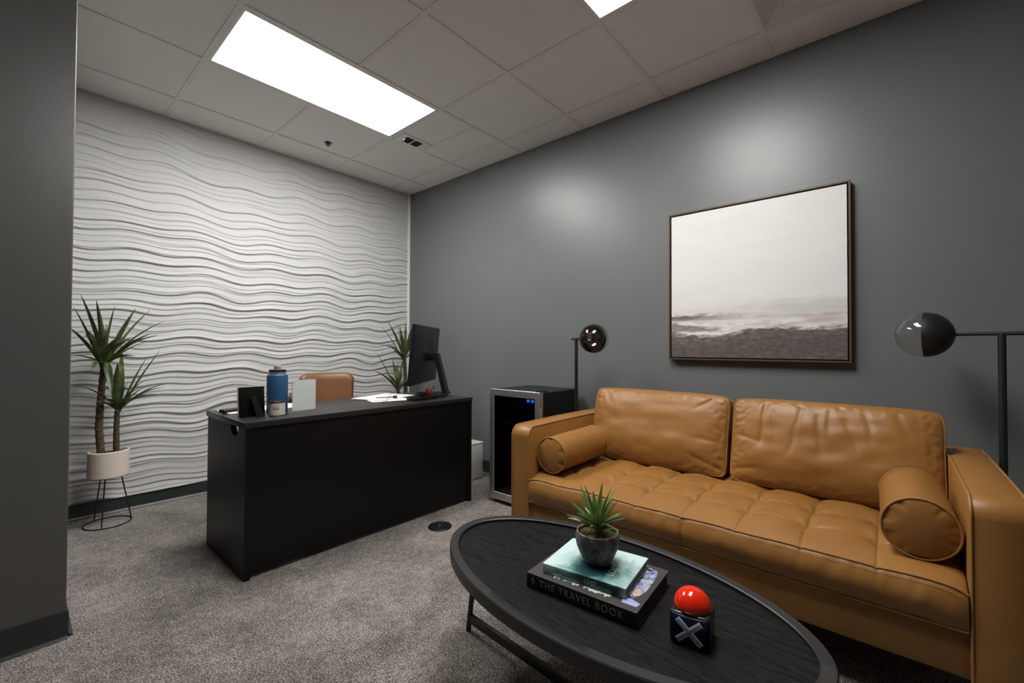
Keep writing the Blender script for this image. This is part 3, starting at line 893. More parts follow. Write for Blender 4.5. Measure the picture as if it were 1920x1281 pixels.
# ================================================================== FLOOR LAMPS
def lamp(label, loc, ang):
    t = thing('floor_lamp', label, 'floor lamp', loc, 0, 'globe floor lamps beside the sofa')
    link('base', lathe(bmesh.new(), [(0, 0.001), (0.085, 0.001), (0.087, 0.004), (0.087, 0.014), (0.084, 0.017), (0, 0.017)], 40), BLACKMETAL, t)
    zc = 1.158
    bm = bmesh.new(); tube(bm, [(0, 0, 0.016), (0, 0, zc)], 0.0115, 16); link('pole', bm, BLACKMETAL, t)
    d = Vector((math.cos(ang), math.sin(ang), 0))
    R = 0.093
    L = 0.215
    c = d * L + Vector((0, 0, zc))
    bm = bmesh.new(); tube(bm, [d * -0.055 + Vector((0, 0, zc)), d * (L - R + 0.004) + Vector((0, 0, zc))], 0.0075, 14)
    link('arm', bm, BLACKMETAL, t)
    mt = d.to_track_quat('Z', 'Y').to_matrix()
    # opaque half shell at the pole side
    n = 18
    prof = [(R * math.sin(a), -R * math.cos(a)) for a in [PI / 2 * k / n for k in range(n + 1)]]
    link('half_shade', lathe(bmesh.new(), prof + [((R - .0015), 0.0)], 48, c, mt), BLACKMETAL, t, angle=60)
    prof2 = [((R - .0030) * math.sin(a), -(R - .0030) * math.cos(a)) for a in [PI / 2 * k / n for k in range(n + 1)]]
    link('reflector', lathe(bmesh.new(), prof2, 48, c, mt), DARKCHROME, t, angle=60)
    prof3 = [(R * math.sin(a), -R * math.cos(a)) for a in [PI / 2 + PI / 2 * k / n for k in range(n + 1)]]
    link('glass_globe', lathe(bmesh.new(), prof3, 48, c, mt), GLOBE, t, angle=60)
    link('socket', lathe(bmesh.new(), [(0, -R + 0.005), (0.017, -R + 0.005), (0.017, -0.050), (0.014, -0.050), (0.014, -0.066), (0, -0.066)], 24, c, mt), STEEL, t)
    return t
lamp('black floor lamp whose half-glass globe faces the room, between fridge and sofa', (-0.25, -2.265, 0), math.radians(244))
lamp('black floor lamp with sideways globe beyond the right sofa arm', (-0.30, -4.195, 0), math.radians(82))

# ================================================================== SOFA
SX, SYC = -1.0, -3.2475
t = thing('leather_sofa', 'tan leather two-seat sofa with a tufted bench seat along the grey wall', 'sofa', (0, 0, 0))
YL, YR = -2.455, -4.040       # inner faces of the arms
t.location = (-0.55, SYC, 0)
OFF = Vector((0.55, -SYC, 0))
def L(bm):
    bmesh.ops.translate(bm, vec=OFF, verts=bm.verts); return bm

bm = B(-0.985, -0.12, YR - 0.02, YL + 0.02, 0.165, 0.298, 0.008)
link('base', L(bm), LEATHER, t)
bm = B(-0.24, -0.10, YR - 0.01, YL + 0.01, 0.17, 0.66, 0.03, seg=4)
link('back_frame', L(bm), LEATHER, t)
for sx in (-0.90, -0.20):
    for sy in (YL + 0.03, YR - 0.03):
        bm = bmesh.new(); tube(bm, [(sx, sy, 0.001), (sx, sy, 0.17)], [0.016, 0.026], 14); link('leg', L(bm), OAK, t)

# arms: side profile extruded, front and top corner rounded
def arm(ya, yb, zt=0.682, xf=-1.0, xb=-0.10, zbm=0.165):
    y0, y1 = min(ya, yb), max(ya, yb)
    rc = 0.055
    prof = [(xb, zbm), (xb, zt - 0.03), (xb - 0.03, zt)]
    n = 16
    for k in range(13): 
        prof.append((xb - 0.03 + (xf + rc - xb + 0.03) * (k + 1) / 14, zt + 0.004 * math.sin(PI * (k + 1) / 14)))
    for k in range(n + 1):
        a = PI / 2 * k / n
        prof.append((xf + rc - rc * math.sin(a), zt - rc + rc * math.cos(a)))
    for k in range(1, 12): prof.append((xf, zt - rc + (zbm - zt + rc) * k / 12))
    prof.append((xf, zbm)); 
    np_ = len(prof)
    cx = sum(p[0] for p in prof) / np_; cz = sum(p[1] for p in prof) / np_
    # cross section across the width: edges pulled in, middle puffed
    W_ = [(0.0, -0.012), (0.004, -0.004), (0.012, 0.0), (0.3, 0.0035), (0.5, 0.005), (0.7, 0.0035), (None, 0.0), (None, -0.004), (None, -0.012)]
    w = y1 - y0
    yo = [0.0, 0.004, 0.012, w * 0.3, w * 0.5, w * 0.7, w - 0.012, w - 0.004, w]
    off = [-0.010, -0.003, 0.0, 0.004, 0.005, 0.004, 0.0, -0.003, -0.010]
    bm = bmesh.new()
    nrm = []
    for i in range(np_):
        a = Vector(prof[(i + 1) % np_]) - Vector(prof[i - 1])
        m = Vector((-a.y, a.x)).normalized()
        if m.dot(Vector((prof[i][0] - cx, prof[i][1] - cz))) < 0: m = -m
        nrm.append(m)
    V = grid(bm, np_, len(yo), lambda i, j: (prof[i][0] + nrm[i].x * off[j], y0 + yo[j], prof[i][1] + nrm[i].y * off[j]), closeu=True)
    for j, sgn in ((0, -1), (len(yo) - 1, 1)):
        ring = [V[i][j] for i in range(np_)]
        bm.faces.new(ring if j == 0 else ring[::-1])
    bmesh.ops.recalc_face_normals(bm, faces=bm.faces)
    o = link('arm', L(bm), LEATHER, t, angle=50)
    for yy in (y0 + 0.003, y1 - 0.003):
        bm = bmesh.new()
        pts = [(prof[i][0] + nrm[i].x * -0.001, yy, prof[i][1] + nrm[i].y * -0.001) for i in range(2, np_)]
        tube(bm, pts, 0.0038, 8)
        link('piping', L(bm), PIPING, o)
arm(YL, YL + 0.115)
arm(YR, YR - 0.120)

# tufted seat cushion
COLS = [-2.64 - 0.2 * k for k in range(7)]
ROWS = [-0.81, -0.63, -0.45]
def seat_h(x, y):
    h = 0.4565
    dc = min(abs(y - c) for c in COLS); drw = min(abs(x - r) for r in ROWS)
    fade = smooth01((x + 1.02) / 0.12)
    h -= (0.0015 + 0.0060 * fade) * math.exp(-dc / 0.026)
    h -= 0.0062 * math.exp(-drw / 0.024)
    h -= 0.0030 * math.exp(-(dc / 0.0035) ** 2) + 0.0030 * math.exp(-(drw / 0.0035) ** 2)
    h -= 0.020 * math.exp(-math.sqrt(dc * dc + drw * drw) / 0.032)
    # little folds running to the tufts
    an = math.atan2(min((y - c for c in COLS), key=abs), min((x - r for r in ROWS), key=abs))
    rr = math.sqrt(dc * dc + drw * drw)
    h += 0.0026 * math.sin(an * 4 + 3 * nz(y * 5, x * 5)) * math.exp(-((rr - 0.045) / 0.032) ** 2)
    h += 0.004 * nz(x * 7, y * 7, 1.0)
    # crown towards front edge and the arms
    if x < -0.81: h -= 0.034 * ((-0.81 - x) / 0.19) ** 2.3
    e = min(abs(y - YL), abs(y - YR))
    h -= 0.020 * math.exp(-e / 0.02)
    return h
def seat():
    bm = bmesh.new()
    ny = 400
    prof = []
    nxt = 175
    for k in range(nxt): prof.append(('t', -0.36 + (-0.998 + 0.36) * k / (nxt - 1)))
    for k in range(1, 22): prof.append(('f', k / 21))
    prof.append(('b', -0.90)); prof.append(('b', -0.36))
    def f(i, j):
        y = YL - 0.003 + (YR - YL + 0.006) * j / (ny - 1)
        kd, q = prof[i]
        if kd == 't': return (q, y, seat_h(q, y))
        if kd == 'f':
            zt = seat_h(-0.998, y)
            z = zt + (0.302 - zt) * q
            bul = 0.0045 * smooth01(q * 20) * (1 - q) + 0.021 * math.sin(PI * q)
            seam = 0.006 * math.exp(-abs(y - SYC) / 0.008)
            wr = 0.0035 * nz(y * 14, q * 1.2, 4.0) * math.sin(PI * q) + 0.003 * nz(y * 40, q * 2, 7.0) * (1 - q)
            e = min(abs(y - YL), abs(y - YR))
            return (-0.998 - bul * (1 - 0.6 * math.exp(-e / 0.03)) + seam + wr, y, z)
        return (q, y, 0.300)
    V = grid(bm, len(prof), ny, f, closeu=True)
    for j in (0, ny - 1): bm.faces.new([V[i][j] for i in range(len(prof))])
    bmesh.ops.recalc_face_normals(bm, faces=bm.faces)
    return bm
sc = link('seat_cushion', L(seat()), LEATHER, t, angle=75)
bm = bmesh.new()
tube(bm, [(-0.9995, y, seat_h(-0.998, y) + 0.0014) for y in [YL - 0.004 + (YR - YL + 0.008) * k / 200 for k in range(201)]], 0.0042, 8)
link('piping', L(bm), PIPING, sc)
bm = bmesh.new()
tube(bm, [(-1.001 + 0.003 * nz(k * 0.3), y, 0.3035) for k, y in enumerate([YL - 0.004 + (YR - YL + 0.008) * k / 120 for k in range(121)])], 0.0034, 8)
link('piping', L(bm), PIPING, sc)
bm = bmesh.new(); bm2 = bmesh.new()
y = YL - 0.02
while y > YR + 0.02:
    zt = seat_h(-0.998, y) - 0.012
    xx = -0.998 - 0.0042 - 0.021 * math.sin(PI * 0.10) - 0.0006
    tube(bm, [(xx, y, zt), (xx, y - 0.005, zt)], 0.0007, 4)
    tube(bm2, [(-1.0045, y, 0.3115), (-1.0045, y - 0.005, 0.3115)], 0.0007, 4)
    y -= 0.0085
link('stitching', L(bm), THREAD, sc)
link('stitching', L(bm2), THREAD, sc)
# column and row seams as fine welts
bm = bmesh.new()
for c in COLS:
    tube(bm, [(x, c, seat_h(x, c) + 0.0002) for x in [-0.40 - 0.592 * q / 60 for q in range(61)]], 0.0011, 5)
for r in ROWS[:2]:
    tube(bm, [(r, y, seat_h(r, y) + 0.0002) for y in [YL - 0.01 + (YR - YL + 0.02) * q / 160 for q in range(161)]], 0.0011, 5)
link('seam_welt', L(bm), PIPING, sc)

# back cushions
def crease(u, v, u0, v0, ang, ln, wd):
    du, dv = u - u0, v - v0
    a = du * math.cos(ang) + dv * math.sin(ang); b = -du * math.sin(ang) + dv * math.cos(ang)
    if a < -0.1 or a > ln + 0.1: return 0
    en = smooth01((a + 0.1) / 0.15) * smooth01((ln + 0.1 - a) / 0.25)
    b += 0.012 * math.sin(a * 5 + u0 * 9)
    return en * math.exp(-(b / wd) ** 2)
def back_cushion(yc, hw, hh, th, creases, seed, rot_y, pos, name='back_cushion'):
    """local a (along -Y), b up, c towards -X; returns object"""
    nu, nv = 110, 64
    def outline(u, v):
        k = 1 - 0.045 * (abs(u) ** 7) * (abs(v) ** 7)
        a = hw * u * k * (1 - 0.012 * (1 - v * v) * abs(u) ** 3)
        b = hh * v * k * (1 + (-0.03) * (1 - u * u) * (1 if v > 0 else -0.3) * abs(v) ** 3 * -0.6)
        return a, b
    def bulge(u, v, sgn):
        c = th * (1 - abs(u) ** 3.6) ** 0.62 * (1 - abs(v) ** 2.8) ** 0.62
        if sgn > 0:
            sag = 0.010 * math.exp(-((v + 0.35) / 0.35) ** 2)
            c += sag * (1 - abs(u) ** 4)
            for cr in creases: c -= cr[5] * crease(u, v, *cr[:4], cr[4]) 
            e = max(abs(u), abs(v))
            c += 0.0045 * nz(u * 4 + seed, v * 4, seed) * (1 - e ** 6)
            # puckers along the piping
            pk = smooth01((e - 0.72) / 0.2) * (1 - smooth01((e - 0.96) / 0.04))
            c += 0.0042 * pk * nz(u * 17 + seed * 3, v * 11, seed)
        return c
    def P(a, b, c):
        ca, sa = math.cos(rot_y), math.sin(rot_y)
        x = pos[0] - (c * ca - b * sa)       # leaning back: top moves to +x
        z = pos[1] + (b * ca + c * sa)
        return (x, yc - a, z)
    bm = bmesh.new()
    g = 0.042
    def f(sgn):
        def q(i, j):
            u = -math.cos(PI * i / (nu - 1)) * 0.35 + (-1 + 2 * i / (nu - 1)) * 0.65
            v = -math.cos(PI * j / (nv - 1)) * 0.35 + (-1 + 2 * j / (nv - 1)) * 0.65
            a, b = outline(u, v)
            return P(a, b, sgn * (g + bulge(u, v, sgn)))
        return q
    Vf = grid(bm, nu, nv, f(1)); Vb = grid(bm, nu, nv, f(-1))
    def rim(V): return [V[i][0] for i in range(nu)] + [V[-1][j] for j in range(1, nv)] + [V[i][-1] for i in range(nu - 2, -1, -1)] + [V[0][j] for j in range(nv - 2, 0, -1)]
    A_, B_ = rim(Vf), rim(Vb)
    n = len(A_)
    pf = [v.co.copy() for v in A_]; pb = [v.co.copy() for v in B_]
    for k in range(n): bm.faces.new((A_[k], A_[(k + 1) % n], B_[(k + 1) % n], B_[k]))
    bmesh.ops.recalc_face_normals(bm, faces=bm.faces)
    o = link(name, L(bm), LEATHER, t, angle=80)
    for pts in (pf, pb):
        bm = bmesh.new(); tube(bm, pts, 0.0036, 8, closed=True); link('piping', L(bm), PIPING, o)
    return o
D = math.radians
cr1 = [(-0.95, -0.9, D(35), 0.35, 0.05, 0.006), (0.93, -0.85, D(140), 0.5, 0.05, 0.006), (0.80, 0.88, D(235), 0.35, 0.04, 0.005), (0.97, -0.2, D(165), 0.35, 0.05, 0.004), (-0.8, 0.9, D(290), 0.4, 0.05, 0.003)]
cr2 = [(-0.60, 0.86, D(266), 0.95, 0.030, 0.0070), (-0.52, 0.74, D(272), 0.70, 0.026, 0.0040), (-0.24, 0.88, D(265), 0.70, 0.030, 0.0042), (-0.07, 0.70, D(274), 0.80, 0.030, 0.0046), (0.06, 0.85, D(268), 0.55, 0.026, 0.0045),
       (0.20, 0.66, D(278), 0.70, 0.034, 0.0040), (0.36, 0.82, D(276), 0.60, 0.030, 0.0034), (-0.30, 0.20, D(262), 0.45, 0.030, 0.0040), (-0.93, 0.10, D(-25), 0.26, 0.05, 0.0050),
       (-0.95, -0.75, D(25), 0.3, 0.05, 0.005), (0.62, 0.84, D(285), 0.45, 0.04, 0.003)]
back_cushion(-2.868, 0.388, 0.205, 0.052, cr1, 1.3, math.radians(14), (-0.345, 0.640))
back_cushion(-3.654, 0.383, 0.203, 0.056, cr2, 5.1, math.radians(14), (-0.345, 0.638))

# bolsters
def bolster(label, p0, p1, r, seed, grp):
    """p0 the near cap centre, p1 the far cap centre"""
    p0, p1 = Vector(p0), Vector(p1)
    d = (p1 - p0); Ln = d.length; d.normalize()
    tb = thing('bolster_pillow', label, 'pillow', ((p0 + p1) / 2 - Vector((0, 0, r))), 0, grp)
    org = tb.location
    mt = (-d).to_track_quat('Z', 'Y').to_matrix()
    seg = 120
    cap = 14
    prof = []
    for k in range(cap): 
        q = k / cap
        prof.append((q * r, Ln / 2 + 0.016 * (1 - q * q) ** 0.8, 'c'))
    nb = 44
    for k in range(nb + 1):
        q = k / nb
        rr = r * (1 + 0.035 * math.sin(PI * q) ** 0.7)
        prof.append((rr, Ln / 2 - q * Ln, 'b'))
    for k in range(cap - 1, -1, -1):
        q = k / cap
        prof.append((q * r, -Ln / 2 - 0.016 * (1 - q * q) ** 0.8, 'c'))
    bm = bmesh.new()
    mid0 = (p0 + p1) / 2 - org
    rings = []
    for r_, z, kd in prof:
        if r_ < 1e-6:
            rings.append([bm.verts.new(mt @ Vector((0, 0, z)) + mid0)]); continue
        ring = []
        for k in range(seg):
            a = 2 * PI * k / seg
            R_, Z = r_, z
            if kd == 'c':
                q = r_ / r
                pl = max(0, nz(math.cos(a) * 3 + seed, math.sin(a) * 3, seed * 2) - 0.05)
                Z -= math.copysign(0.012 * pl * smooth01((q - 0.55) / 0.4), z)
            else:
                R_ *= 1 + 0.012 * nz(math.cos(a) * 2 + seed, math.sin(a) * 2, z * 9) + 0.008 * math.exp(-abs(abs(z) - Ln / 2) / 0.03) * math.sin(a * 22 + 4 * nz(a * 2, seed))
            v = mt @ Vector((R_ * math.cos(a), R_ * math.sin(a), Z)) + mid0
            v.z = max(v.z, 0.004)         # flattened where it rests
            ring.append(bm.verts.new(v))
        rings.append(ring)
    for A_, B_ in zip(rings, rings[1:]):
        for k in range(seg):
            k2 = (k + 1) % seg
            if len(A_) == 1: bm.faces.new((A_[0], B_[k2], B_[k]))
            elif len(B_) == 1: bm.faces.new((A_[k], A_[k2], B_[0]))
            else: bm.faces.new((A_[k], A_[k2], B_[k2], B_[k]))
    bmesh.ops.recalc_face_normals(bm, faces=bm.faces)
    link('cover', bm, LEATHER, tb, angle=75)
    for s in (1, -1):
        bm = bmesh.new()
        tube(bm, [mt @ Vector(((r + 0.001) * math.cos(2 * PI * k / 64), (r + 0.001) * math.sin(2 * PI * k / 64), s * Ln / 2)) + mid0 for k in range(64)], 0.0038, 8, closed=True)
        link('piping', bm, PIPING, tb)
    return tb
bolster('tan leather bolster pillow against the left sofa arm', (-0.940, -2.556, 0.5445), (-0.520, -2.560, 0.5520), 0.089, 2.2, 'bolster pillows on the sofa')
bolster('tan leather bolster pillow against the right sofa arm', (-0.925, -3.941, 0.5445), (-0.525, -3.932, 0.5520), 0.091, 6.4, 'bolster pillows on the sofa')

# ================================================================== COFFEE TABLE
CT = (-1.635, -3.223)
rzt = math.radians(-3.8)
t = thing('coffee_table', 'black oval coffee table with a raised rim in front of the sofa', 'table', (CT[0], CT[1], 0), rzt)
ea, eb = 0.572, 0.309      # along local y, local x
TZ = 0.418
def ell(n, da, db): return [((eb + db) * math.cos(2 * PI * k / n), (ea + da) * math.sin(2 * PI * k / n)) for k in range(n)]
bm = bmesh.new()
prism(bm, ell(96, -0.031, -0.031), TZ - 0.018, TZ)
link('tabletop', bm, ASH, t, angle=50)
bm = bmesh.new()
prof = [(-0.032, TZ - 0.024), (-0.032, TZ + 0.0085), (-0.029, TZ + 0.011), (-0.003, TZ + 0.011), (0.0, TZ + 0.008), (0.0, TZ - 0.024)]
n = 120
rings = [[(lambda p: bm.verts.new((p[0], p[1], z)))(p) for p in ell(n, d, d)] for d, z in prof]
for q in range(len(rings)):
    A_, B_ = rings[q], rings[(q + 1) % len(rings)]
    for k in range(n): bm.faces.new((A_[k], A_[(k + 1) % n], B_[(k + 1) % n], B_[k]))
bmesh.ops.recalc_face_normals(bm, faces=bm.faces)
link('rim', bm, RIM, t, angle=40)
feet = {'a': (0.006, 0.590), 'b': (0.006, -0.590), 'c': (-0.235, -0.190), 'd': (0.235, -0.190)}
tops = {'a': (0.004, 0.530), 'b': (0.004, -0.530), 'c': (-0.215, -0.185), 'd': (0.215, -0.185)}
for k in 'abcd':
    bm = bmesh.new(); tube(bm, [(*feet[k], 0.002), (*tops[k], TZ - 0.020)], 0.0100, 14); link('leg', bm, BLACKMETAL, t)
def bar(p, q, w=0.010, h=0.028):
    p, q = Vector(p), Vector(q); d = q - p; a = math.atan2(d.y, d.x)
    bm = bmesh.new(); box(bm, (0, 0, 0), (d.length, w, h), 0.002, rot=Matrix.Rotation(a, 3, 'Z')); bmesh.ops.translate(bm, vec=(p + q) / 2, verts=bm.verts)
    return bm
link('stretcher', bar((0.006, 0.584, 0.052), (0.006, -0.584, 0.052), 0.014, 0.034), BLACKMETAL, t)
link('stretcher', bar((-0.232, -0.190, 0.052), (0.232, -0.190, 0.052), 0.014, 0.030), BLACKMETAL, t)

# ---------------- books
TZ2 = TZ + 0.0005
def book(name, label, c, rz, lng, wid, th, z, cover, spine_m, pages_m, rnd=0.0):
    """local: spine on -x side, spine runs along y"""
    t = thing(name, label, 'book', (c[0], c[1], z), rz)
    ov = 0.004
    bm = bmesh.new()
    B(-wid / 2, wid / 2, -lng / 2, lng / 2, 0.0, 0.0026, 0.0006, bm=bm, seg=1)
    B(-wid / 2, wid / 2, -lng / 2, lng / 2, th - 0.0026, th, 0.0006, bm=bm, seg=1)
    link('cover', bm, cover, t)
    link('spine', B(-wid / 2 - 0.0016, -wid / 2 + 0.0016, -lng / 2, lng / 2, 0.0, th, 0.0012, seg=2), spine_m, t)
    link('pages', B(-wid / 2 + 0.0018, wid / 2 - ov, -lng / 2 + ov, lng / 2 - ov, 0.0027, th - 0.0027), pages_m, t, smooth=False)
    return t
DARKCOVER = mat('charcoal_cover', (0.035, 0.031, 0.029), 0.55, var=0.1, vscale=30)
DARKSPINE = mat('black_spine', (0.012, 0.012, 0.012), 0.5)
DARKPAGES = mat('dark_page_edges', (0.04, 0.037, 0.034), 0.8)
p1, p2, p4 = Vector((-1.794, -3.091)), Vector((-1.769, -3.413)), Vector((-1.527, -3.073))
along = (p1 - p2).normalized()
rb = math.atan2(-along.x, along.y)
c = (p1 + p2) / 2 + Vector((math.cos(rb), math.sin(rb))) * 0.125
TB = 0.040
bk = book('travel_book', 'large black hardback with THE TRAVEL BOOK on its spine, lowest on the table', c, rb, 0.322, 0.250, TB, TZ2, DARKCOVER, DARKSPINE, DARKPAGES)
LET = mat('grey_foil_letters', (0.36, 0.355, 0.35), 0.4)
mtx = frame(-0.125 - 0.0018, 0.118, TB * 0.50, (0, -1, 0), (0, 0, 1))
text_obj('spine_title', 'THE TRAVEL BOOK', 0.0265, LET, bk, mtx, 0.0003, 1.22, 0.90)
bm = bmesh.new()
tube(bm, [(-0.1269, 0.140, 0.008), (-0.1269, 0.140, 0.034)], 0.0006, 4)
tube(bm, [(-0.1269, 0.140 + 0.0055 * math.cos(2 * PI * k / 20), 0.021 + 0.0055 * math.sin(2 * PI * k / 20)) for k in range(20)], 0.0005, 4, closed=True)
link('emblem', bm, LET, bk)
# printed picture on the front cover: pale ragged blob with a collage strip
def collage():
    m, nt, lk, p = new_mat('cover_collage')
    v = coords(nt, lk)
    vo = nt.new('ShaderNodeTexVoronoi'); vo.inputs['Scale'].default_value = 55
    lk.new(v, vo.inputs['Vector'])
    sp = nt.new('ShaderNodeSeparateColor'); lk.new(vo.outputs['Color'], sp.inputs[0])
    n = noise_node(nt, lk, v, 160, 3)
    ad = nt.new('ShaderNodeMath'); ad.operation = 'MULTIPLY_ADD'; lk.new(n.outputs[0], ad.inputs[0]); ad.inputs[1].default_value = 0.5; lk.new(sp.outputs[0], ad.inputs[2])
    r = ramp(nt, lk, ad.outputs[0], [(0.35, (0.012, 0.02, 0.05)), (0.52, (0.05, 0.09, 0.25)), (0.75, (0.16, 0.20, 0.42)), (0.92, (0.36, 0.35, 0.62)), (1.0, (0.50, 0.52, 0.55))])
    lk.new(r.outputs[0], p.inputs['Base Color']); p.inputs['Roughness'].default_value = 0.35
    return m
COLL = collage()
PALE = mat('cover_print_pale', (0.58, 0.66, 0.62), 0.4, var=0.3, vscale=60)
zt_ = TB + 0.0003
bm = bmesh.new()
pts = []
for k in range(60):
    y = 0.105 - 0.185 * k / 59
    pts.append((-0.103 + 0.014 * nz(k * 0.33, 2.2) + 0.010 * nz(k * 0.9, 7.7), y))
pts += [(0.0, -0.080), (0.0, 0.105)]
prism(bm, pts, TB, TB + 0.0003)
link('cover_print', bm, PALE, bk, smooth=False)
bm = bmesh.new()
prism(bm, [(-0.088, -0.106), (-0.086, -0.124), (-0.060, -0.137), (-0.020, -0.146), (0.030, -0.146), (0.078, -0.143), (0.104, -0.134), (0.106, -0.100)], TB, TB + 0.0004)
link('cover_print', bm, COLL, bk, smooth=False)
bm = bmesh.new()
prism(bm, [(-0.104, -0.112), (-0.104, -0.150), (-0.086, -0.154), (-0.076, -0.128), (-0.080, -0.108)], TB, TB + 0.0005)
link('cover_print', bm, mat('lilac_print', (0.42, 0.40, 0.72), 0.4), bk, smooth=False)
bm = bmesh.new()
prism(bm, [(-0.040 + 0.020 * math.cos(a) * (1 + .15 * math.sin(3 * a)), -0.130 + 0.0095 * math.sin(a)) for a in [2 * PI * k / 24 for k in range(24)]], TB, TB + 0.0007)
link('cover_print', bm, mat('peach_print', (0.62, 0.44, 0.32), 0.4, var=0.3, vscale=120), bk, smooth=False)
WHITEINK = mat('white_ink', (0.75, 0.75, 0.76), 0.5)
mtx = frame(-0.066, -0.121, TB + 0.0009, (1, 0, 0), (0, 1, 0))
text_obj('cover_words', 'A JOURNEY THROUGH', 0.0118, WHITEINK, bk, mtx, 0.0001, 1.05)
mtx = frame(0.026, -0.136, TB + 0.0009, (1, 0, 0), (0, 1, 0))
text_obj('cover_words', 'THE WORLD', 0.0112, WHITEINK, bk, mtx, 0.0001, 1.05)

def teal(name, dark_at):
    m, nt, lk, p = new_mat(name)
    v = coords(nt, lk)
    n = noise_node(nt, lk, v, 11, 6, 0.6, 1.4)
    n2 = noise_node(nt, lk, v, 35, 5, 0.7, 0.5)
    sep = nt.new('ShaderNodeSeparateXYZ'); lk.new(v, sep.inputs[0])
    # dark misty band shape across the cover, defined in the book's own space
    a = nt.new('ShaderNodeVectorMath'); a.operation = 'DISTANCE'; a.inputs[1].default_value = dark_at; lk.new(v, a.inputs[0])
    ad = nt.new('ShaderNodeMath'); ad.operation = 'MULTIPLY_ADD'; lk.new(n.outputs[0], ad.inputs[0]); ad.inputs[1].default_value = -0.14; lk.new(a.outputs['Value'], ad.inputs[2])
    ad2 = nt.new('ShaderNodeMath'); ad2.operation = 'MULTIPLY_ADD'; lk.new(n2.outputs[0], ad2.inputs[0]); ad2.inputs[1].default_value = 0.05; lk.new(ad.outputs[0], ad2.inputs[2])
    r = ramp(nt, lk, ad2.outputs[0], [(0.0, (0.018, 0.070, 0.070)), (0.012, (0.07, 0.20, 0.19)), (0.034, (0.25, 0.42, 0.41)), (0.072, (0.52, 0.66, 0.655))])
    lk.new(r.outputs[0], p.inputs['Base Color']); p.inputs['Roughness'].default_value = 0.30
    return m
TEAL = teal('misty_teal_cover', (-0.045, -0.020, 0.012))
TEALSP = teal('misty_teal_spine', (-0.095, -0.035, 0.010))
q1, q2 = Vector((-1.766, -3.127)), Vector((-1.735, -3.366))
al = (q1 - q2).normalized(); rb2 = math.atan2(-al.x, al.y)
c2 = (q1 + q2) / 2 + Vector((math.cos(rb2), math.sin(rb2))) * 0.0975
TB2 = 0.026
bk2 = book('teal_book', "pale teal hardback LET'S GET LOST under the succulent pot", c2, rb2, 0.241, 0.195, TB2, TZ2 + TB + 0.0010, TEAL, TEALSP, mat('grey_page_edges', (0.16, 0.14, 0.125), 0.85))
mtx = frame(-0.0975 - 0.0019, 0.087, TB2 * 0.5, (0, -1, 0), (0, 0, 1))
text_obj('spine_title', "LET'S GET", 0.0145, mat('deep_teal_ink', (0.04, 0.13, 0.15), 0.5), bk2, mtx, 0.0002, 1.15)
mtx = frame(-0.0975 - 0.0019, -0.006, TB2 * 0.5, (0, -1, 0), (0, 0, 1))
text_obj('spine_title', 'LOST', 0.0145, WHITEINK, bk2, mtx, 0.0002, 1.05)
PALEINK = mat('pale_ink', (0.68, 0.80, 0.79), 0.4)
mtx = frame(-0.050, 0.085, TB2 + 0.0001, (1, 0, 0), (0, 1, 0))
mtx = frame(-0.078, 0.060, TB2 + 0.0001, (1, 0.0, 0), (0, 1, 0))
text_obj('cover_title', "LET'S GET", 0.024, PALEINK, bk2, mtx, 0.0001, 1.0)
mtx = frame(-0.060, -0.062, TB2 + 0.0001, (1, 0, 0), (0, 1, 0))
text_obj('cover_title', 'LOST', 0.028, PALEINK, bk2, mtx, 0.0001, 1.0)
bm = bmesh.new(); B(-0.050, 0.060, -0.0905, -0.0900, TB2, TB2 + 0.0002, bm=bm)
link('cover_rule', bm, mat('deep_teal_rule', (0.07, 0.20, 0.21), 0.4), bk2, smooth=False)

# ---------------- succulent in stone pot
PZ = TZ2 + TB + 0.0010 + TB2 + 0.0006
t = thing('potted_succulent', 'spiky green succulent in a dark grey stone pot standing on the books', 'plant', (-1.655, -3.238, PZ))
def stone():
    m, nt, lk, p = new_mat('weathered_stone')
    v = coords(nt, lk)
    n = noise_node(nt, lk, v, 38, 6, 0.7, 0.6)
    n2 = noise_node(nt, lk, v, 320, 3, 0.7)
    r = ramp(nt, lk, n.outputs[0], [(0.33, (0.045, 0.044, 0.048)), (0.5, (0.105, 0.103, 0.108)), (0.68, (0.27, 0.265, 0.27))])
    lk.new(r.outputs[0], p.inputs['Base Color']); p.inputs['Roughness'].default_value = 0.75
    b = bump(nt, lk, p, n2.outputs[0], 0.5, 0.001); bump(nt, lk, p, n.outputs[0], 0.4, 0.002, b)
    return m
link('pot', lathe(bmesh.new(), [(0, 0.0), (0.034, 0.0), (0.040, 0.003), (0.050, 0.024), (0.0585, 0.045), (0.0625, 0.064), (0.0615, 0.077), (0.0595, 0.084), (0.0565, 0.086), (0.0530, 0.083), (0.0535, 0.071), (0, 0.069)], 48), stone(), t)
bm = bmesh.new(); tube(bm, [(0.0565 * math.cos(2 * PI * k / 48), 0.0565 * math.sin(2 * PI * k / 48), 0.0852) for k in range(48)], 0.0020, 8, closed=True)
link('worn_rim', bm, mat('pale_rim', (0.30, 0.26, 0.22), 0.6, var=0.4, vscale=80), t)
bm = bmesh.new()
grid(bm, 26, 13, lambda i, j: ((0.0530 * j / 12) * math.cos(2 * PI * i / 26), (0.0530 * j / 12) * math.sin(2 * PI * i / 26), 0.079 + 0.004 * nz(i * 1.3, j * 1.7, 3) - 0.003 * (j / 12) ** 2), closeu=True)
link('moss', bm, mat('moss', (0.12, 0.10, 0.032), 0.95, var=0.7, vscale=90, bstr=1.0, bscale=300, bdist=0.004), t)
bm = bmesh.new()
random.seed(21)
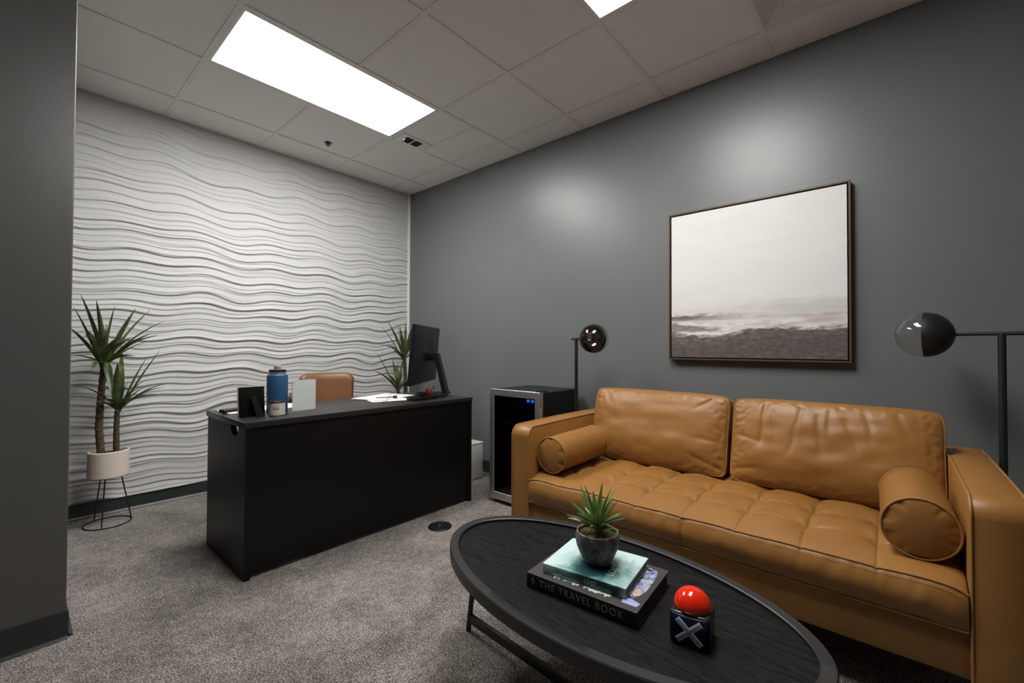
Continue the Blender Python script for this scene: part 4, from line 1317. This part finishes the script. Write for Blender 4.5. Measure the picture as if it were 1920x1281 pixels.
for q in range(30):
    a = q * 2.39996
    lv = q / 29
    elev = math.radians(18 + 66 * (1 - lv) ** 0.9 * 1.0 if q else 84)
    elev = math.radians(82 - 64 * lv ** 0.8 + random.uniform(-5, 5))
    Ln = random.uniform(0.095, 0.135) if lv < 0.6 else random.uniform(0.075, 0.105)
    dr = Vector((math.cos(a) * math.cos(elev), math.sin(a) * math.cos(elev), math.sin(elev)))
    base = Vector((0.004 * math.cos(a), 0.004 * math.sin(a), 0.086 + 0.010 * (1 - lv)))
    leaf(bm, base, base + dr * Ln, random.uniform(0.0105, 0.0145), 0.04 + 0.05 * lv, n=8, fold=0.45, twist=random.uniform(-0.2, 0.2), wpos=0.40)
thick(bm, 0.0011)
link('foliage', bm, SUCC, t, angle=70)
bm = bmesh.new()
tube(bm, [(0, 0, 0.080), (0, 0, 0.100)], 0.007, 10); link('stem', bm, SUCC, t)

# ---------------- red buzzer button
t = thing('buzzer_button', 'red dome push button on a black cube marked with a white X', 'button', (-1.706, -3.521, TZ2), math.radians(9))
# local: front faces -x
hb = 0.0435
GLOSSBLACK = mat('gloss_black_plastic', (0.010, 0.010, 0.011), 0.18)
bm = bmesh.new(); box(bm, (0.0, 0, 0.0365), (0.087, 0.087, 0.0720), 0.008, 4); link('cube_body', bm, GLOSSBLACK, t)
NAVYG = mat('navy_gloss_face', (0.006, 0.012, 0.085), 0.22)
bm = bmesh.new(); box(bm, (-hb - 0.0005, 0, 0.0355), (0.0025, 0.074, 0.060), 0.001); face = link('front_face', bm, NAVYG, t)
def cross(x0, x1, hw_, ln):
    bm = bmesh.new()
    for sgn in (-1, 1):
        R_ = Matrix.Rotation(sgn * math.radians(43), 3, 'X')
        box(bm, (0, 0, 0), (x1 - x0, ln, hw_), 0.0002, rot=R_)
    bmesh.ops.translate(bm, vec=((x0 + x1) / 2, 0, 0.0355), verts=bm.verts)
    return bm
link('x_mark', cross(-hb - 0.0030, -hb - 0.0012, 0.0125, 0.070), mat('pale_x_edge', (0.85, 0.87, 0.95), 0.35), face)
link('x_inlay', cross(-hb - 0.0034, -hb - 0.0028, 0.0070, 0.064), mat('grey_x_centre', (0.50, 0.52, 0.60), 0.35), face)
bm = bmesh.new(); tube(bm, [(-hb - 0.001, -0.037 + 0.074 * k / 16, 0.0700 - 0.0035 * math.sin(PI * k / 16)) for k in range(17)], 0.0007, 6)
link('gold_edge', bm, mat('brass_edge', (0.40, 0.33, 0.22), 0.3, metal=0.8), t)
link('collar', lathe(bmesh.new(), [(0.0428, 0.0715), (0.0432, 0.0730), (0.0425, 0.0755), (0.040, 0.0765), (0.0, 0.0765)], 48), GLOSSBLACK, t)
prof = [(0.0410, 0.0755)] + [(0.0410 * math.cos(a), 0.0755 + 0.0385 * math.sin(a)) for a in [PI / 2 * k / 16 for k in range(1, 17)]]
prof[-1] = (0.0, prof[-1][1])
REDDOME = mat('red_gloss_dome', (0.72, 0.022, 0.004), 0.10)
link('red_dome', lathe(bmesh.new(), prof, 56), REDDOME, t, angle=60)

# ================================================================== ART
t = thing('framed_painting', 'square framed painting of a pale sky over a dark brown shore', 'painting', (-0.0015, -3.2755, 1.4835))
ah = 0.456
def painting_mat():
    m, nt, lk, p = new_mat('painted_landscape')
    v0 = coords(nt, lk)
    sep = nt.new('ShaderNodeSeparateXYZ'); lk.new(v0, sep.inputs[0])
    def mth(op, a, b=None, clamp=False):
        k = nt.new('ShaderNodeMath'); k.operation = op; k.use_clamp = clamp
        for i, q in enumerate((a, b)):
            if q is None: continue
            if isinstance(q, (int, float)): k.inputs[i].default_value = q
            else: lk.new(q, k.inputs[i])
        return k.outputs[0]
    vs = coords(nt, lk, (1, 1.0, 4.0))
    n1 = noise_node(nt, lk, vs, 3.5, 7, 0.62, 0.8).outputs[0]
    n2 = noise_node(nt, lk, vs, 12, 6, 0.68, 0.5).outputs[0]
    vb = coords(nt, lk, (1, 1.0, 2.2))
    n3 = noise_node(nt, lk, vb, 26, 4, 0.7).outputs[0]
    z, y = sep.outputs[2], sep.outputs[1]
    # painting height coordinate 0 bottom .. 1 top; s 0 left .. 1 right
    hgt = mth('MULTIPLY_ADD', z, 1 / (2 * ah)); nt[-1].inputs[2].default_value = 0.5
    s = mth('MULTIPLY_ADD', y, -1 / (2 * ah)); nt[-1].inputs[2].default_value = 0.5
    SKY = ramp(nt, lk, n1, [(0.3, (0.655, 0.65, 0.625)), (0.7, (0.70, 0.69, 0.665))]).outputs[0]
    HAZE = ramp(nt, lk, n2, [(0.3, (0.50, 0.46, 0.44)), (0.7, (0.66, 0.62, 0.59))]).outputs[0]
    WATER = ramp(nt, lk, n2, [(0.35, (0.50, 0.475, 0.46)), (0.60, (0.72, 0.70, 0.67))]).outputs[0]
    EARTH = ramp(nt, lk, n3, [(0.30, (0.055, 0.044, 0.042)), (0.5, (0.118, 0.096, 0.087)), (0.70, (0.23, 0.19, 0.165))]).outputs[0]
    BLUEH = ramp(nt, lk, n2, [(0.3, (0.44, 0.45, 0.45)), (0.7, (0.54, 0.54, 0.53))]).outputs[0]
    SAND = ramp(nt, lk, n2, [(0.3, (0.34, 0.26, 0.225)), (0.7, (0.56, 0.47, 0.42))]).outputs[0]
    MID = ramp(nt, lk, n2, [(0.3, (0.11, 0.095, 0.09)), (0.7, (0.32, 0.28, 0.25))]).outputs[0]
    SURF = ramp(nt, lk, n3, [(0.3, (0.66, 0.64, 0.61)), (0.7, (0.80, 0.79, 0.77))]).outputs[0]
    DEEP = ramp(nt, lk, n2, [(0.3, (0.045, 0.036, 0.036)), (0.7, (0.085, 0.07, 0.066))]).outputs[0]
    DARKH = ramp(nt, lk, n3, [(0.3, (0.035, 0.030, 0.030)), (0.7, (0.20, 0.165, 0.15))]).outputs[0]
    def mix(fac, a, b):
        x = nt.new('ShaderNodeMix'); x.data_type = 'RGBA'
        lk.new(fac, x.inputs[0]); lk.new(a, x.inputs[6]); lk.new(b, x.inputs[7])
        return x.outputs[2]
    def below(level, soft, wob=0.10, extra=None, nn=n2):
        """1 where the height is below the level"""
        a = mth('MULTIPLY', mth('SUBTRACT', nn, 0.5), wob)
        e = mth('ADD', hgt, a)
        if extra is not None: e = mth('ADD', e, extra)
        d = mth('SUBTRACT', level, e)
        return mth('MULTIPLY_ADD', d, 1 / soft, True) if False else mth('MULTIPLY', mth('ADD', d, soft / 2), 1 / soft, True)
    def above(level, soft, wob=0.10, extra=None, nn=n2):
        return mth('SUBTRACT', 1.0, below(level, soft, wob, extra, nn), True)
    def sfade(lo, hi):          # 1 left of lo, 0 right of hi
        return mth('DIVIDE', mth('SUBTRACT', hi, s), hi - lo, True)
    c = SKY
    c = mix(mth('MULTIPLY', below(0.335, 0.10, 0.10), 0.75), c, HAZE)
    # bluish rise above the horizon on the right
    c = mix(mth('MULTIPLY', mth('MULTIPLY', below(0.345, 0.05, 0.10, mth('MULTIPLY', s, -0.03)), above(0.285, 0.03, 0.04)), mth('MULTIPLY', mth('SUBTRACT', 1.0, sfade(0.35, 0.75)), 0.55)), c, BLUEH)
    c = mix(below(0.268, 0.020, 0.03), c, WATER)
    # far shore: dark and smudged at the left, broken and thin towards the right
    band = mth('MULTIPLY', below(0.296, 0.022, 0.10), above(0.262, 0.012, 0.05))
    c = mix(mth('MULTIPLY', band, mth('MULTIPLY', sfade(0.12, 0.50), 1.0)), c, DARKH)
    thin = mth('MULTIPLY', below(0.276, 0.010, 0.06), above(0.264, 0.008, 0.05))
    c = mix(mth('MULTIPLY', thin, 0.45), c, SAND)
    # sandy patch low right
    dx = mth('ABSOLUTE', mth('SUBTRACT', s, 0.86)); dx = mth('DIVIDE', mth('SUBTRACT', 0.11, dx), 0.08, True)
    c = mix(mth('MULTIPLY', mth('MULTIPLY', below(0.275, 0.02, 0.08), above(0.228, 0.02, 0.08)), mth('MULTIPLY', dx, 0.6)), c, SAND)
    # left headland tapering to the right
    hl = below(0.250, 0.018, 0.07, mth('MULTIPLY', s, 0.16))
    c = mix(mth('MULTIPLY', hl, mth('MULTIPLY', sfade(0.25, 0.55), 0.90)), c, MID)
    # white surf below it
    surf = mth('MULTIPLY', below(0.186, 0.012, 0.06), mth('MULTIPLY', sfade(0.38, 0.52), mth('SUBTRACT', 1.0, sfade(0.04, 0.10))))
    c = mix(surf, c, SURF)
    # near shore
    lvl = mth('MULTIPLY', sfade(0.36, 0.50), 0.036)
    c = mix(below(0.198, 0.020, 0.10, lvl), c, EARTH)
    c = mix(mth('MULTIPLY', below(0.185, 0.05, 0.30, mth('ADD', lvl, mth('MULTIPLY', sfade(0.3, 0.7), 0.05)), n1), 0.5), c, DEEP)
    lk.new(c, p.inputs['Base Color'])
    p.inputs['Roughness'].default_value = 0.6
    bump(nt, lk, p, n3, 0.12, 0.001)
    return m
link('canvas', B(-0.036, -0.006, -ah + 0.016, ah - 0.016, -ah + 0.016, ah - 0.016), painting_mat(), t, smooth=False)
for nme, a in (('frame_rail', (-0.042, -0.0, -ah, ah, ah - 0.009, ah)), ('frame_rail', (-0.042, -0.0, -ah, ah, -ah, -ah + 0.009)),
               ('frame_stile', (-0.042, -0.0, -ah, -ah + 0.009, -ah + 0.009, ah - 0.009)), ('frame_stile', (-0.042, -0.0, ah - 0.009, ah, -ah + 0.009, ah - 0.009))):
    link(nme, B(*a, 0.0008, seg=1), BRONZE, t)
link('backing', B(-0.005, -0.001, -ah + 0.009, ah - 0.009, -ah + 0.009, ah - 0.009), BLACKMETAL, t, smooth=False)
